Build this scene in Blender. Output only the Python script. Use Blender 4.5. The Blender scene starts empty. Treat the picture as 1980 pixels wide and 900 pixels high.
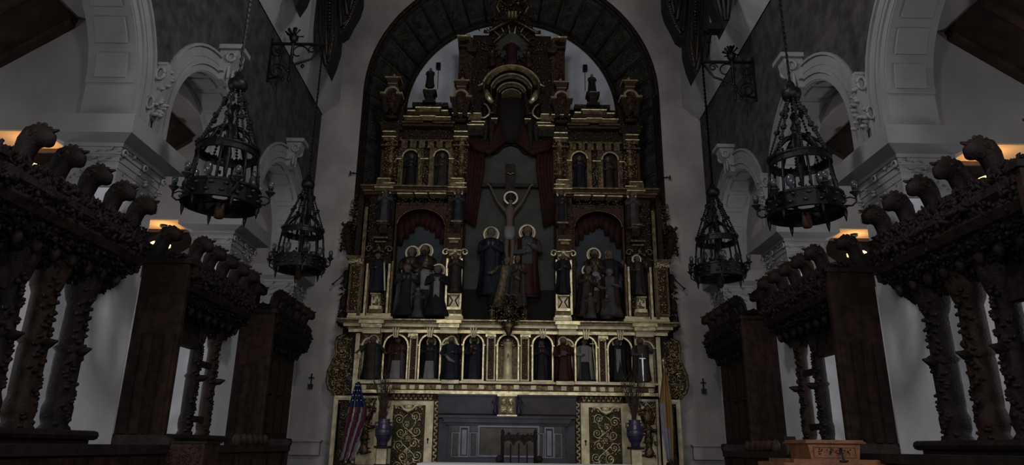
import bpy, math, random
from mathutils import Vector, Matrix
PI = math.pi; sin = math.sin; cos = math.cos
C = bpy.context.scene.collection
random.seed(7)

# ---------------------------------------------------------------- camera, world, lights, exposure
EYE = 1.6
F = 1328.0; YAW = math.radians(0.216); PITCH = math.radians(17.35); ROLL = math.radians(0.7)
fwd = Vector((sin(YAW)*cos(PITCH), cos(YAW)*cos(PITCH), sin(PITCH)))
r0 = Vector((cos(YAW), -sin(YAW), 0)); u0 = r0.cross(fwd)
rgt = r0*cos(ROLL) + u0*sin(ROLL); upv = u0*cos(ROLL) - r0*sin(ROLL)
cam = bpy.data.cameras.new('camera'); co = bpy.data.objects.new('camera', cam); C.objects.link(co)
cam.sensor_width = 36; cam.lens = F/1980*36; cam.clip_end = 200
m = Matrix((rgt, upv, -fwd)).transposed().to_4x4(); m.translation = (0, 0, EYE); co.matrix_world = m
bpy.context.scene.camera = co

vs = bpy.context.scene.view_settings
vs.view_transform = 'Standard'; vs.look = 'None'; vs.gamma = 1.0; vs.use_curve_mapping = False
vs.exposure = -0.22
wd = bpy.data.worlds.new('world'); bpy.context.scene.world = wd; wd.use_nodes = True
wd.node_tree.nodes['Background'].inputs[0].default_value = (0.85, 0.93, 1.0, 1)
wd.node_tree.nodes['Background'].inputs[1].default_value = 0.055

def light(name, kind, loc, target, power, color, size=1.0, sizey=None, spot=60, blend=.6):
    l = bpy.data.lights.new(name, kind); l.energy = power; l.color = color
    if kind == 'AREA':
        l.shape = 'RECTANGLE'; l.size = size; l.size_y = sizey or size
    else:
        l.shadow_soft_size = size
    if kind == 'SPOT':
        l.spot_size = math.radians(spot); l.spot_blend = blend
    o = bpy.data.objects.new(name, l); C.objects.link(o); o.location = loc
    o.rotation_euler = (Vector(target)-Vector(loc)).to_track_quat('-Z', 'Y').to_euler()
    return o
light('nave_fill_light', 'AREA', (0, -9, 4.2), (0, 16, 4.0), 330, (1.0, .96, .94), 8, 3.5)  # added broad fill from behind the camera, not a modelled window
light('overhead_fill_light', 'POINT', (0, 6.4, 8.8), (0, 16, 4.0), 400, (1.0, .98, .98), .3)  # added fill above the frame for piers and back wall; no fixture here
for s in (-1, 1): light('nave_side_fill', 'AREA', (s*4.6, -2.0, 4.6), (-s*4.9, 9.5, 3.2), 260, (.96, .97, 1.0), 2.0, 2.0)  # added pair of fills, each aimed across at the opposite piers
light('sanctuary_spot', 'SPOT', (-2.6, 8.2, 7.6), (-1.0, 15.5, 1.9), 380, (1.0, .90, .72), .12, spot=34, blend=.9)
light('sanctuary_spot', 'SPOT', (2.6, 8.2, 7.6), (1.0, 15.5, 1.9), 380, (1.0, .90, .72), .12, spot=34, blend=.9)
light('marble_sheen_light', 'SPOT', (-.9, 10.2, 2.9), (-.5, 15, 1.75), 70, (.72, .76, 1.0), .12, spot=40, blend=.8)  # added light, only there to put a bluish sheen on the marble
for s in (-1, 1):   # added fill that brightens the aisles; the outer walls have no windows
    for y, e in ((5.6, 60), (9.7, 60), (13.3, 45)):
        light('aisle_fill_light', 'AREA', (s*9.3, y, 3.5), (s*5.8, y+1.2, 4.0), e, (.94, .95, 1.0), 1.0, 1.0)

def W(px, py, Y):
    d = fwd*F + rgt*(px-990) - upv*(py-450)
    k = Y/d.y
    return (d.x*k, EYE + d.z*k)

# ---------------------------------------------------------------- materials
M = {}
def mat(name, col, rough=.6, metal=0.0, var=0.0, scale=6.0, bump=0.0, bscale=None, col2=None, emit=None, estr=0.0, spec=.5, detail=6):
    ma = bpy.data.materials.new(name); ma.use_nodes = True; nt = ma.node_tree
    b = nt.nodes['Principled BSDF']; b.inputs['Roughness'].default_value = rough; b.inputs['Metallic'].default_value = metal
    b.inputs['Base Color'].default_value = (*col, 1); b.inputs['Specular IOR Level'].default_value = spec
    if emit: b.inputs['Emission Color'].default_value = (*emit, 1); b.inputs['Emission Strength'].default_value = estr
    tc = nt.nodes.new('ShaderNodeTexCoord')
    if var or col2:
        n = nt.nodes.new('ShaderNodeTexNoise'); n.inputs['Scale'].default_value = scale; n.inputs['Detail'].default_value = detail
        nt.links.new(tc.outputs['Object'], n.inputs['Vector'])
        r = nt.nodes.new('ShaderNodeValToRGB'); c2 = col2 or tuple(c*(1-var) for c in col); c1 = tuple(min(1, c*(1+var*.6)) for c in col)
        r.color_ramp.elements[0].position = .36; r.color_ramp.elements[0].color = (*c2, 1)
        r.color_ramp.elements[1].position = .66; r.color_ramp.elements[1].color = (*c1, 1)
        nt.links.new(n.outputs['Fac'], r.inputs['Fac']); nt.links.new(r.outputs['Color'], b.inputs['Base Color'])
    if bump:
        n2 = nt.nodes.new('ShaderNodeTexNoise'); n2.inputs['Scale'].default_value = bscale or scale*4; n2.inputs['Detail'].default_value = 5
        nt.links.new(tc.outputs['Object'], n2.inputs['Vector'])
        bp = nt.nodes.new('ShaderNodeBump'); bp.inputs['Strength'].default_value = bump; bp.inputs['Distance'].default_value = .02
        nt.links.new(n2.outputs['Fac'], bp.inputs['Height']); nt.links.new(bp.outputs['Normal'], b.inputs['Normal'])
    M[name] = ma
    return ma
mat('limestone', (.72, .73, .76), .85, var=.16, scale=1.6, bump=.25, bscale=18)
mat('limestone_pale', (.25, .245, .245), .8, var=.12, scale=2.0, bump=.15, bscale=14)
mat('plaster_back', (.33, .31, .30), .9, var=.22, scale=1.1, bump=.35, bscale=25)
mat('plaster_cove', (.42, .41, .41), .9, var=.12, scale=1.2, bump=.2)
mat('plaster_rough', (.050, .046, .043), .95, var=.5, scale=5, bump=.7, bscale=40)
mat('plaster_aisle', (.27, .25, .24), .9, var=.15, scale=1.2, bump=.2)
mat('plaster_lunette', (.52, .54, .60), .9, var=.12, scale=1.4, bump=.2)
mat('timber_roof', (.035, .018, .012), .6, var=.5, scale=5, bump=.4)
mat('floor_tile', (.10, .06, .05), .4, var=.3, scale=2)
mat('oak_dark', (.020, .013, .0115), .62, var=.5, scale=9, bump=.5, bscale=45)
mat('oak_red', (.034, .018, .013), .6, var=.5, scale=9, bump=.3, bscale=40)
mat('corbel_wood', (.009, .006, .005), .55, var=.5, scale=9, bump=.4)
mat('iron', (.012, .013, .014), .42, .6, var=.4, scale=20, bump=.2)
mat('iron_grey', (.04, .045, .05), .38, .6, var=.4, scale=20)
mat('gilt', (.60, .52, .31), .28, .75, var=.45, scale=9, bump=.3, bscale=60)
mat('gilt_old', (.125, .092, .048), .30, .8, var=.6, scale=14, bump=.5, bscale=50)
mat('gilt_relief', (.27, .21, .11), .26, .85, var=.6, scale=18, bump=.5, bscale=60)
mat('gilt_cream', (.62, .54, .34), .42, .15, var=.35, scale=5, bump=.2, bscale=30, detail=9)
mat('ground_brown', (.055, .026, .015), .55, .1, var=.5, scale=22, bump=.5, bscale=70)
mat('ground_green', (.050, .045, .022), .5, .2, var=.5, scale=20, bump=.5, bscale=70)
mat('ground_dark', (.020, .014, .010), .6, .1, var=.6, scale=16, bump=.5, bscale=60)
mat('soffit_paint', (.030, .027, .026), .6, .05, var=.7, scale=5, bump=.5, bscale=30)
mat('niche_black', (.012, .008, .008), .8)
mat('niche_red', (.045, .014, .012), .7, var=.4)
mat('panel_blue', (.030, .038, .046), .8, var=.3, scale=3)
mat('panel_slate', (.045, .047, .042), .8, var=.3, scale=3, bump=.2)
mat('curtain', (.026, .006, .0065), .75, var=.4, scale=8)
mat('marble_dark', (.034, .032, .044), .42, var=.4, scale=3, detail=10)
mat('marble_purple', (.026, .019, .028), .4, var=.5, scale=4, detail=10)
mat('marble_light', (.15, .15, .19), .2, var=.25, scale=4, detail=10)
mat('marble_brown', (.035, .030, .022), .25, var=.5, scale=7, detail=10)
mat('linen', (.75, .75, .72), .7)
mat('vase_purple', (.040, .034, .080), .3, var=.3, scale=8)
mat('twig', (.035, .022, .015), .7)
mat('skin', (.10, .07, .05), .6)
mat('hair_brown', (.03, .016, .01), .7)
mat('white_cloth', (.17, .17, .17), .7, var=.2)
mat('grey_cloth', (.055, .052, .054), .7, var=.3)
mat('black_cloth', (.012, .012, .016), .7, var=.3)
mat('blue_cloth', (.012, .016, .026), .7, var=.4)
mat('teal_cloth', (.024, .034, .036), .65, var=.5)
mat('red_cloth', (.034, .010, .009), .65, var=.4)
mat('brown_cloth', (.038, .026, .018), .65, var=.5)
mat('gold_cloth', (.12, .09, .05), .5, .3, var=.6, scale=20)
mat('halo_gold', (.62, .55, .36), .35, .15, var=.2)
mat('silver', (.6, .6, .6), .3, .6)
mat('lamplit_plaster', (.62, .42, .22), .8, var=.12, scale=2)  # aisle plaster tinted amber: warm lamp light put into the soffit colour
mat('lamp_glow', (1, .8, .5), .5, emit=(1.0, .62, .25), estr=3.2)
mat('glass_cup', (.06, .07, .08), .2, .1)
mat('oak_honey', (.21, .085, .035), .38, var=.35, scale=8, bump=.2)
mat('yellow_cloth', (.26, .16, .06), .7, var=.15)
mat('flag_white', (.24, .24, .29), .7, var=.15)
mat('flag_red', (.085, .018, .028), .7)
mat('flag_blue', (.016, .022, .075), .7)
mat('flesh_pale', (.12, .085, .065), .55)

for k_ in M:
    if k_.endswith('_cloth') or k_.startswith(('ground','niche','curtain','flag','skin','flesh','hair')): M[k_].node_tree.nodes['Principled BSDF'].inputs['Specular IOR Level'].default_value = .18
for k_ in ('marble_dark','marble_purple','marble_brown','oak_dark','oak_red','marble_light'): M[k_].node_tree.nodes['Principled BSDF'].inputs['Specular IOR Level'].default_value = .22

# ---------------------------------------------------------------- mesh helpers
class MB:
    def __init__(s): s.v = []; s.f = []; s.m = []; s.mi = 0
    def add(s, vs, fs):
        b = len(s.v); s.v += [tuple(v) for v in vs]; s.f += [tuple(i+b for i in f) for f in fs]; s.m += [s.mi]*len(fs); return s
    def box(s, x0, x1, y0, y1, z0, z1):
        if x0 > x1: x0, x1 = x1, x0
        if y0 > y1: y0, y1 = y1, y0
        if z0 > z1: z0, z1 = z1, z0
        v = [(x0,y0,z0),(x1,y0,z0),(x1,y1,z0),(x0,y1,z0),(x0,y0,z1),(x1,y0,z1),(x1,y1,z1),(x0,y1,z1)]
        return s.add(v, [(0,3,2,1),(4,5,6,7),(0,1,5,4),(1,2,6,5),(2,3,7,6),(3,0,4,7)])
    def prism(s, poly, axis, a0, a1):     # poly in the two other axes; axis 'x','y' or 'z'
        def p(u, v, a): return {'x': (a,u,v), 'y': (u,a,v), 'z': (u,v,a)}[axis]
        n = len(poly); v = [p(u,w,a0) for u,w in poly] + [p(u,w,a1) for u,w in poly]
        return s.add(v, [tuple(range(n))[::-1], tuple(range(n,2*n))] + [(i,(i+1)%n,n+(i+1)%n,n+i) for i in range(n)])
    def tube(s, pts, rad, n=6, flat=1.0, closed=False):
        pts = [Vector(p) for p in pts]; k = len(pts)
        if not isinstance(rad, (list, tuple)): rad = [rad]*k
        vs = []; prev = None
        for i, p in enumerate(pts):
            if closed: t = pts[(i+1) % k]-pts[i-1]
            else: t = pts[min(i+1,k-1)]-pts[max(i-1,0)]
            if t.length < 1e-9: t = Vector((0,0,1))
            t.normalize()
            a = prev if prev is not None else (Vector((0,1,0)) if abs(t.y) < .9 else Vector((1,0,0)))
            a = (a - t*a.dot(t)); a = a.normalized() if a.length > 1e-6 else t.orthogonal().normalized()
            prev = a; b = t.cross(a)
            for j in range(n):
                q = 2*PI*j/n; vs.append(p + a*cos(q)*rad[i]*flat + b*sin(q)*rad[i])
        fs = []
        for i in range(k if closed else k-1):
            for j in range(n):
                a0 = i*n+j; a1 = i*n+(j+1)%n; b0 = ((i+1)%k)*n+j; b1 = ((i+1)%k)*n+(j+1)%n
                fs.append((a0,a1,b1,b0))
        if not closed: fs += [tuple(range(n))[::-1], tuple((k-1)*n+j for j in range(n))]
        return s.add(vs, fs)
    def lathe(s, c, prof, n=12, sx=1.0, sy=1.0, fold=None):
        vs = []; k = len(prof)
        for r, z in prof:
            for j in range(n):
                q = 2*PI*j/n; rr = r*(fold(q, z) if fold else 1)
                vs.append((c[0]+rr*cos(q)*sx, c[1]+rr*sin(q)*sy, c[2]+z))
        fs = [(i*n+j, i*n+(j+1)%n, (i+1)*n+(j+1)%n, (i+1)*n+j) for i in range(k-1) for j in range(n)]
        fs += [tuple(range(n))[::-1], tuple((k-1)*n+j for j in range(n))]
        return s.add(vs, fs)
    def ball(s, c, rx, ry=None, rz=None, n=6, k=4, rot=None):
        ry = ry or rx; rz = rz or rx; vs = []
        for i in range(1, k):
            a = PI*i/k
            for j in range(n):
                q = 2*PI*j/n; vs.append(Vector((rx*sin(a)*cos(q), ry*sin(a)*sin(q), rz*cos(a))))
        vs += [Vector((0,0,rz)), Vector((0,0,-rz))]
        if rot is not None: vs = [rot @ v for v in vs]
        vs = [v+Vector(c) for v in vs]; T = (k-1)*n; fs = []
        for j in range(n):
            fs.append((T, j, (j+1)%n)); fs.append((T+1, (k-2)*n+(j+1)%n, (k-2)*n+j))
            for i in range(k-2): fs.append((i*n+j, (i+1)*n+j, (i+1)*n+(j+1)%n, i*n+(j+1)%n))
        return s.add(vs, fs)
    def xf(s, mtx):
        s.v = [tuple(mtx @ Vector(v)) for v in s.v]; return s
    def mirror(s):
        o = MB(); o.v = [(-x,y,z) for x,y,z in s.v]; o.f = [f[::-1] for f in s.f]; o.m = list(s.m); return o
    def join(s, o):
        b = len(s.v); s.v += o.v; s.f += [tuple(i+b for i in f) for f in o.f]; s.m += o.m; return s
def bar(mb, x0, x1, y0, y1, z0, z1):
    """a moulding with a half-round nose"""
    if x0 > x1: x0, x1 = x1, x0
    h = (z1-z0)/2; c = (z0+z1)/2; n = 6
    return mb.prism([(y1,z0),(y1,z1)]+[(y0+h-h*sin(PI*i/n), c+h*cos(PI*i/n)) for i in range(n+1)], 'x', x0, x1)
def mesh(name, mb, mats, smooth=False):
    me = bpy.data.meshes.new(name); me.from_pydata(mb.v, [], mb.f)
    if isinstance(mats, str): mats = [mats]
    for q in mats: me.materials.append(M[q])
    if any(mb.m): me.polygons.foreach_set('material_index', mb.m)
    if smooth: me.polygons.foreach_set('use_smooth', [True]*len(me.polygons))
    me.update(); return me
def ob(name, data, parent=None, loc=None, kind=None, label=None):
    if name == 'leaf_carving': kind = 'stuff'
    o = bpy.data.objects.new(name, data); C.objects.link(o)
    if parent: o.parent = parent
    if loc is not None: o.location = loc
    if kind: o['kind'] = kind
    if label: o['label'] = label
    return o
def part(name, mb, mats, parent=None, smooth=False, kind=None, label=None, sym=False):
    if parent is not None and kind is None and any(k in name for k in ('relief','carving','leaves','crockets','foliage','beading','coffer_carv','fringe','festoon','rocky','volutes','boss')): kind = 'stuff'
    me = mesh(name, mb, mats, smooth); o = ob(name, me, parent, None, kind, label)
    if sym:
        o2 = ob(name, me, parent, None, kind, label); o2.scale = (-1, 1, 1)
    return o
def tag(o, label, cat, group=None):
    o['label'] = label; o['category'] = cat
    if group: o['group'] = group
    return o
def thing(name, label, cat, loc=(0,0,0), group=None, rz=0):
    o = ob(name, None, None, loc); o.rotation_euler.z = rz; o.empty_display_size = .2
    return tag(o, label, cat, group)
def struct(name, mb, mats, parent=None, smooth=False):
    return part(name, mb, mats, parent, smooth, kind='structure' if parent is None else None)
def copy_tree(o, parent=None):
    c = o.copy(); C.objects.link(c)
    if parent: c.parent = parent
    for ch in list(o.children): copy_tree(ch, c)
    return c

def leafy(mb, x0, x1, z0, z1, y, n, size, seed, proud=.5):
    """small carved leaves and buds spread over a panel that faces -Y"""
    rd = random.Random(seed)
    for _ in range(n):
        x = rd.uniform(x0, x1); z = rd.uniform(z0, z1); a = rd.uniform(0, 2*PI); s = size*rd.uniform(.6, 1.3)
        rot = Matrix.Rotation(rd.uniform(-.5,.5), 3, 'X') @ Matrix.Rotation(a, 3, 'Y')
        mb.ball((x, y-s*.1, z), s, s*proud, s*.42, 5, 3, rot)
    return mb
def leafy_surf(mb, pts, n, size, seed, proud=.6):
    """leaves scattered over a list of quads (four corner vectors each)"""
    rd = random.Random(seed)
    for _ in range(n):
        q = rd.choice(pts); u = rd.random(); w = rd.random()
        p = (Vector(q[0])*(1-u)+Vector(q[1])*u)*(1-w) + (Vector(q[3])*(1-u)+Vector(q[2])*u)*w
        s = size*rd.uniform(.6, 1.4)
        rot = Matrix.Rotation(rd.uniform(0,6.28),3,'X') @ Matrix.Rotation(rd.uniform(0,6.28),3,'Z')
        mb.ball(p, s, s*proud, s*.45, 5, 3, rot)
    return mb
def scroll_mesh(name, turns=1.6, r=.10, th=.014, mats='gilt'):
    mb = MB(); pts = []; rad = []
    N = int(turns*14)
    for i in range(N+1):
        t = i/N; a = t*turns*2*PI; rr = r*(1-t*.86)
        pts.append((rr*cos(a)-0*r, -.01, rr*sin(a))); rad.append(th*(1-.45*t))
    mb.tube(pts, rad, 5); mb.ball(pts[-1], th*1.8, th*1.8, th*1.8, 5, 3)
    for k in range(3):       # leaflets on the outside
        a = -.3+k*1.0; mb.ball((r*1.15*cos(a), -.01, r*1.15*sin(a)), th*2.4, th, th, 5, 3, Matrix.Rotation(-a+.6,3,'Y'))
    return mesh(name, mb, mats, True)
def arch_strip(x0, x1, z0, z1, cx, w, zs, y0, y1, mb=None, n=12):
    """a board x0..x1, z0..z1 with a round-headed hole of width w centred at cx, springing at zs"""
    mb = mb or MB(); r = w/2
    if cx-r > x0: mb.box(x0, cx-r, y0, y1, z0, z1)
    if x1 > cx+r: mb.box(cx+r, x1, y0, y1, z0, z1)
    for i in range(n):
        a = PI*i/n; b = PI*(i+1)/n
        p = [(cx-r*cos(a), zs+r*sin(a)), (cx-r*cos(b), zs+r*sin(b)), (cx-r*cos(b), z1), (cx-r*cos(a), z1)]
        mb.prism(p, 'y', y0, y1)
    return mb
def ring_arc(cx, cz, r, th, y, depth, a0=0, a1=PI, n=14, mb=None):
    mb = mb or MB()
    for i in range(n):
        a = a0+(a1-a0)*i/n; b = a0+(a1-a0)*(i+1)/n
        p = [(cx+r*cos(a), cz+r*sin(a)), (cx+(r+th)*cos(a), cz+(r+th)*sin(a)), (cx+(r+th)*cos(b), cz+(r+th)*sin(b)), (cx+r*cos(b), cz+r*sin(b))]
        mb.prism(p, 'y', y-depth, y)
    return mb
# ---------------------------------------------------------------- the setting: shell of the church
WX = 4.87; WT = .60                      # nave-side face and thickness of the arcade walls
SP = EYE+4.42; AR = 1.34                 # springing height and radius of the arcade arches
BAYS = [2.93, 6.57, 10.21, 13.85]        # arch centres
TOP = EYE+8.14
fl = MB(); fl.box(-10, 10, -12, 22, -.2, 0); struct('floor', fl, 'floor_tile')
st = MB(); st.box(-WX, WX, 4.6, 16, 0, .15).box(-WX, WX, 4.9, 16, .15, .30).box(-WX, WX, 5.2, 16, .30, .45)
struct('floor_chancel', st, 'floor_tile')
st = MB()
for k in range(5): st.box(-3.3-.0*k, 3.3, 12.2+.28*k, 16.0, .45+.15*k, .60+.15*k)
struct('floor_sanctuary', st, 'marble_dark')
cl = MB(); cl.box(-5.4, 5.4, -12, 22, 14.2, 14.5); struct('ceiling', cl, 'timber_roof')

def arcade(s, side):
    w = MB()
    # spandrel strips above each arch and solid wall over the piers
    edges = []
    for c in BAYS:
        for i in range(16):
            a = PI*i/16; b = PI*(i+1)/16
            y0, z0_, y1, z1_ = c-AR*cos(a), SP+AR*sin(a), c-AR*cos(b), SP+AR*sin(b)
            w.prism([(y0,z0_),(y1,z1_),(y1,TOP),(y0,TOP)], 'x', s*WX, s*(WX+WT))
    prev = -12
    piers = []
    for c in BAYS+[19]:
        a, b = prev, (c-AR if c < 18 else 16.0)
        w.box(s*WX, s*(WX+WT), a, b, SP-.02 if c != BAYS[0] else 0, TOP); piers.append((a, b)); prev = c+AR
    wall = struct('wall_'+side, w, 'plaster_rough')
    for a, b in piers[1:]:
        core = MB(); core.box(s*(WX+.012), s*(WX+WT-.012), a+.012, b-.012, 0, SP)
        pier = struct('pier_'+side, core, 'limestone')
        z = 0.0; k = 0
        sh_ = MB(); sh_.box(s*WX, s*(WX+WT), a, b, 0, EYE+2.10); part('pier_shaft', sh_, 'limestone', pier)
        z = EYE+2.102
        while z < EYE+3.0:
            cuts = [a, a+(b-a)*.62, b] if k % 2 else [a, a+(b-a)*.36, b]
            for q in range(2):
                bl = MB(); bl.box(s*WX, s*(WX+WT), cuts[q]+(.0015 if q else 0), cuts[q+1]-(0 if q else .0015), z+.002, min(z+.462, EYE+3.02))
                part('stone_block', bl, 'limestone', pier)
            z += .465; k += 1
        # capital: carved bell between two bands, then the moulded impost
        cp = MB(); e = .05
        cp.box(s*(WX-e), s*(WX+WT+e), a-e, b+e, EYE+2.98, EYE+3.05)
        for j in range(5):
            t = j/4; q = e*.2+.035*t*t; z0_ = EYE+3.05+.09*j
            cp.box(s*(WX-q), s*(WX+WT+q), a-q, b+q, z0_, z0_+.09)
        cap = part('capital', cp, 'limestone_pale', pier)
        lf = MB(); faces = []
        for (p, q) in (((s*(WX-.06), a-.05), (s*(WX-.06), b+.05)), ((s*(WX-.05), a-.06), (s*(WX+WT), a-.06)), ((s*(WX-.05), b+.06), (s*(WX+WT), b+.06))):
            faces.append([(p[0],p[1],EYE+3.08),(q[0],q[1],EYE+3.08),(q[0],q[1],EYE+3.48),(p[0],p[1],EYE+3.48)])
        leafy_surf(lf, faces, 60, .034, int(a*10))
        for (yy, n_) in ((a-.02, 1), (b+.02, 1), ((a+b)/2, 1)):     # volutes
            lf.tube([(s*(WX-.08), yy+.06*cos(t)*(1-t/9), EYE+3.42+.06*sin(t)*(1-t/9)) for t in [i*.6 for i in range(11)]], .016, 5)
        part('acanthus_relief', lf, 'limestone_pale', cap, True)
        im = MB()
        ie = .25 if a > 5 else .08
        for j, (e, h0, h1) in enumerate(((.07, 3.50, 3.55), (ie, 3.61, 3.86))):
            im.box(s*(WX-e), s*(WX+WT+e), a-e, b+e, EYE+h0, EYE+h1)
        im.add([(s*(WX-.07),a-.07,EYE+3.55),(s*(WX+WT+.07),a-.07,EYE+3.55),(s*(WX+WT+.07),b+.07,EYE+3.55),(s*(WX-.07),b+.07,EYE+3.55),(s*(WX-ie),a-ie,EYE+3.61),(s*(WX+WT+ie),a-ie,EYE+3.61),(s*(WX+WT+ie),b+ie,EYE+3.61),(s*(WX-ie),b+ie,EYE+3.61)],[(0,1,5,4),(1,2,6,5),(2,3,7,6),(3,0,4,7)])
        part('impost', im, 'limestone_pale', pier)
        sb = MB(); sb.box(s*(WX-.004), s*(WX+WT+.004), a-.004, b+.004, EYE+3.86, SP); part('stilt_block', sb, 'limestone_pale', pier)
        # carved console on the face of the pier, above the impost
        yc = (a+b)/2
        if b < 15.9:
            cs = MB()
            cs.prism([(s*WX, EYE+4.15), (s*(WX-.05), EYE+4.15), (s*(WX-.13), EYE+4.45), (s*(WX-.20), EYE+4.85), (s*(WX-.18), EYE+4.92), (s*WX, EYE+4.92)], 'y', yc-.10, yc+.10)
            cs.box(s*WX, s*(WX-.18), yc-.11, yc+.11, EYE+4.92, EYE+4.96)
            csl = part('console', cs, 'limestone_pale', pier)
            f2 = MB()
            for sy in (-1, 1):
                f2.tube([(s*(WX-.11-.06*cos(t)), yc+sy*.12, EYE+4.78+.09*sin(t)) for t in [i*.62 for i in range(11)]], .024, 5)
                f2.tube([(s*(WX-.06-.05*cos(t)), yc+sy*.14, EYE+4.33+.09*sin(t)) for t in [i*.62 for i in range(11)]], .02, 5)
            for j in range(26): f2.ball((s*(WX-.09-.10*random.random()), yc+random.uniform(-.1,.1), EYE+4.18+.72*random.random()), .06, .03, .03, 6, 4, Matrix.Rotation(random.uniform(0,6),3,'X'))
            part('scroll_carving', f2, 'limestone_pale', csl, True)
    for c in BAYS[1:]:
        tr = MB()      # archivolt: three proud mouldings around the arch on the nave face
        for (ra, rb, e) in ((AR, AR+.41, .022), (AR+.10, AR+.15, .05), (AR+.22, AR+.25, .03), (AR+.37, AR+.41, .06)):
            for i in range(24):
                t0 = PI*i/24; t1 = PI*(i+1)/24
                P = [(c-ra*cos(t0), SP+ra*sin(t0)), (c-rb*cos(t0), SP+rb*sin(t0)), (c-rb*cos(t1), SP+rb*sin(t1)), (c-ra*cos(t1), SP+ra*sin(t1))]
                tr.prism(P, 'x', s*(WX-e), s*(WX+.01))
            tr.box(s*(WX-e), s*(WX+.01), c-rb, c-ra, EYE+3.86, SP); tr.box(s*(WX-e), s*(WX+.01), c+ra, c+rb, EYE+3.86, SP)
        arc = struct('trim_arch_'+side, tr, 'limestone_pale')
        so = MB()      # plaster lining of the soffit
        for i in range(24):
            t0 = PI*i/24; t1 = PI*(i+1)/24
            P = [(c-AR*cos(t0), SP+AR*sin(t0)), (c-(AR-.02)*cos(t0), SP+(AR-.02)*sin(t0)), (c-(AR-.02)*cos(t1), SP+(AR-.02)*sin(t1)), (c-AR*cos(t1), SP+AR*sin(t1))]
            so.prism(P, 'x', s*(WX-.01), s*(WX+WT+.01))
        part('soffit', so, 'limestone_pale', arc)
        for i in range(9):   # raised coffer panels on the soffit
            t0 = PI*(i+.14)/9; t1 = PI*(i+.86)/9; ra, rb = AR-.018, AR-.045
            cf = MB()
            for (e0, e1, r1, r2) in ((.10, .50, ra, rb), ):
                for j in range(3):
                    u0_ = t0+(t1-t0)*j/3; u1_ = t0+(t1-t0)*(j+1)/3
                    cf.prism([(c-r1*cos(u0_), SP+r1*sin(u0_)), (c-r2*cos(u0_), SP+r2*sin(u0_)), (c-r2*cos(u1_), SP+r2*sin(u1_)), (c-r1*cos(u1_), SP+r1*sin(u1_))], 'x', s*(WX+e0), s*(WX+e1))
            part('coffer_panel', cf, 'limestone_pale', arc)
        ks = MB()            # keystone console at the crown
        kz = SP+AR
        ks.prism([(s*(WX+.02), kz-.02), (s*(WX-.10), kz-.02), (s*(WX-.14), kz+.2), (s*(WX-.30), kz+.42), (s*(WX-.32), kz+.52), (s*(WX+.02), kz+.52)], 'y', c-.13, c+.13)
        ks.box(s*(WX+.02), s*(WX-.38), c-.19, c+.19, kz+.52, kz+.60); ks.box(s*(WX+.02), s*(WX-.12), c-.20, c+.20, kz+.1, kz+.14)
        key = part('keystone', ks, 'limestone_pale', arc)
        kv = MB()
        for sy in (-1, 1):
            kv.tube([(s*(WX-.20-.07*cos(t)), c+sy*.15, kz+.38+.08*sin(t)) for t in [i*.62 for i in range(11)]], .025, 5)
            kv.tube([(s*(WX-.16), c+sy*.08, kz+.02+.08*j) for j in range(5)], .028, 5)
        part('scroll_carving', kv, 'limestone_pale', key, True)
    # cove and upper wall above the arcade
    cv = MB(); cv.prism([(s*WX, TOP), (s*(WX-.03), TOP-.05), (s*(WX-.43), TOP+.32), (s*(WX-.43), 14.2), (s*(WX+.4), 14.2), (s*(WX+.4), TOP)], 'y', -12, 16)
    struct('trim_cove_'+side, cv, 'plaster_cove')
    # aisle: outer wall, cross walls over the openings, lean-to roof
    aw = MB(); aw.box(s*9.6, s*9.8, -4, 22, 0, 6.5); struct('wall_aisle_'+side, aw, 'plaster_aisle')
    zs = EYE+3.82
    for i, (a, b) in enumerate(piers[2:]):
        yc = (a+b)/2 if b < 15.9 else 15.7
        t = .27
        cw = MB()
        pl = [(s*(WX+WT), zs), (s*9.6, zs), (s*9.6, EYE+2.8), (s*9.6, EYE+2.8), (s*5.92, EYE+5.46), (s*5.92, EYE+8.1), (s*(WX+WT), EYE+8.1)]
        # wall above the opening, cut by the slope of the lean-to roof
        cw.prism([(s*(WX+WT), zs+.02), (s*8.18, zs+.02), (s*5.92, EYE+5.46), (s*5.92, EYE+8.1), (s*(WX+WT), EYE+8.1)], 'y', yc-t, yc+t)
        cr = struct('wall_aisle_cross_'+side, cw, 'plaster_aisle')
        jb = MB(); jb.box(s*(WX+WT), s*5.66, yc-t, yc+t, 0, zs-.35)
        jb.prism([(s*(WX+WT), zs-.35), (s*5.66, zs-.35), (s*5.84, zs), (s*(WX+WT), zs)], 'y', yc-t, yc+t); part('jamb', jb, 'plaster_aisle', cr)
        jb = MB(); jb.box(s*8.1, s*9.6, yc-t, yc+t, 0, zs); part('jamb', jb, 'plaster_aisle', cr)
        sf = MB(); sf.box(s*5.80, s*8.1, yc-t, yc+t, zs, zs+.02); part('soffit', sf, 'lamplit_plaster', cr)
        ed = MB(); ed.box(s*5.70, s*8.1, yc+t, yc+t+.04, zs-.05, zs+.02); part('edge_moulding', ed, 'timber_roof', cr)
        # pendant lamp under the soffit
        L = thing('pendant_lamp', '', 'lamp', (s*6.35, yc+.02, zs))
        rose = MB(); rose.lathe((0,0,-.05), [(.05,0),(.07,.02),(.05,.05)], 10); part('ceiling_rose', rose, 'iron', L)
        rd_ = MB(); rd_.tube([(0,0,-.04),(0,0,-.36)], .008, 5); part('rod', rd_, 'iron', L)
        rg = MB(); rg.lathe((0,0,-.42), [(.15,0),(.17,.015),(.17,.055),(.15,.07)], 20); part('glowing_ring', rg, 'lamp_glow', L)
        bw = MB(); bw.lathe((0,0,-.50), [(.02,0),(.09,.01),(.135,.05),(.145,.08)], 16); part('bowl', bw, 'iron', L)
        hand = 'left' if s < 0 else 'right'
        where = ('nearest cross wall', 'middle cross wall', 'far cross wall')[i]
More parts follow.
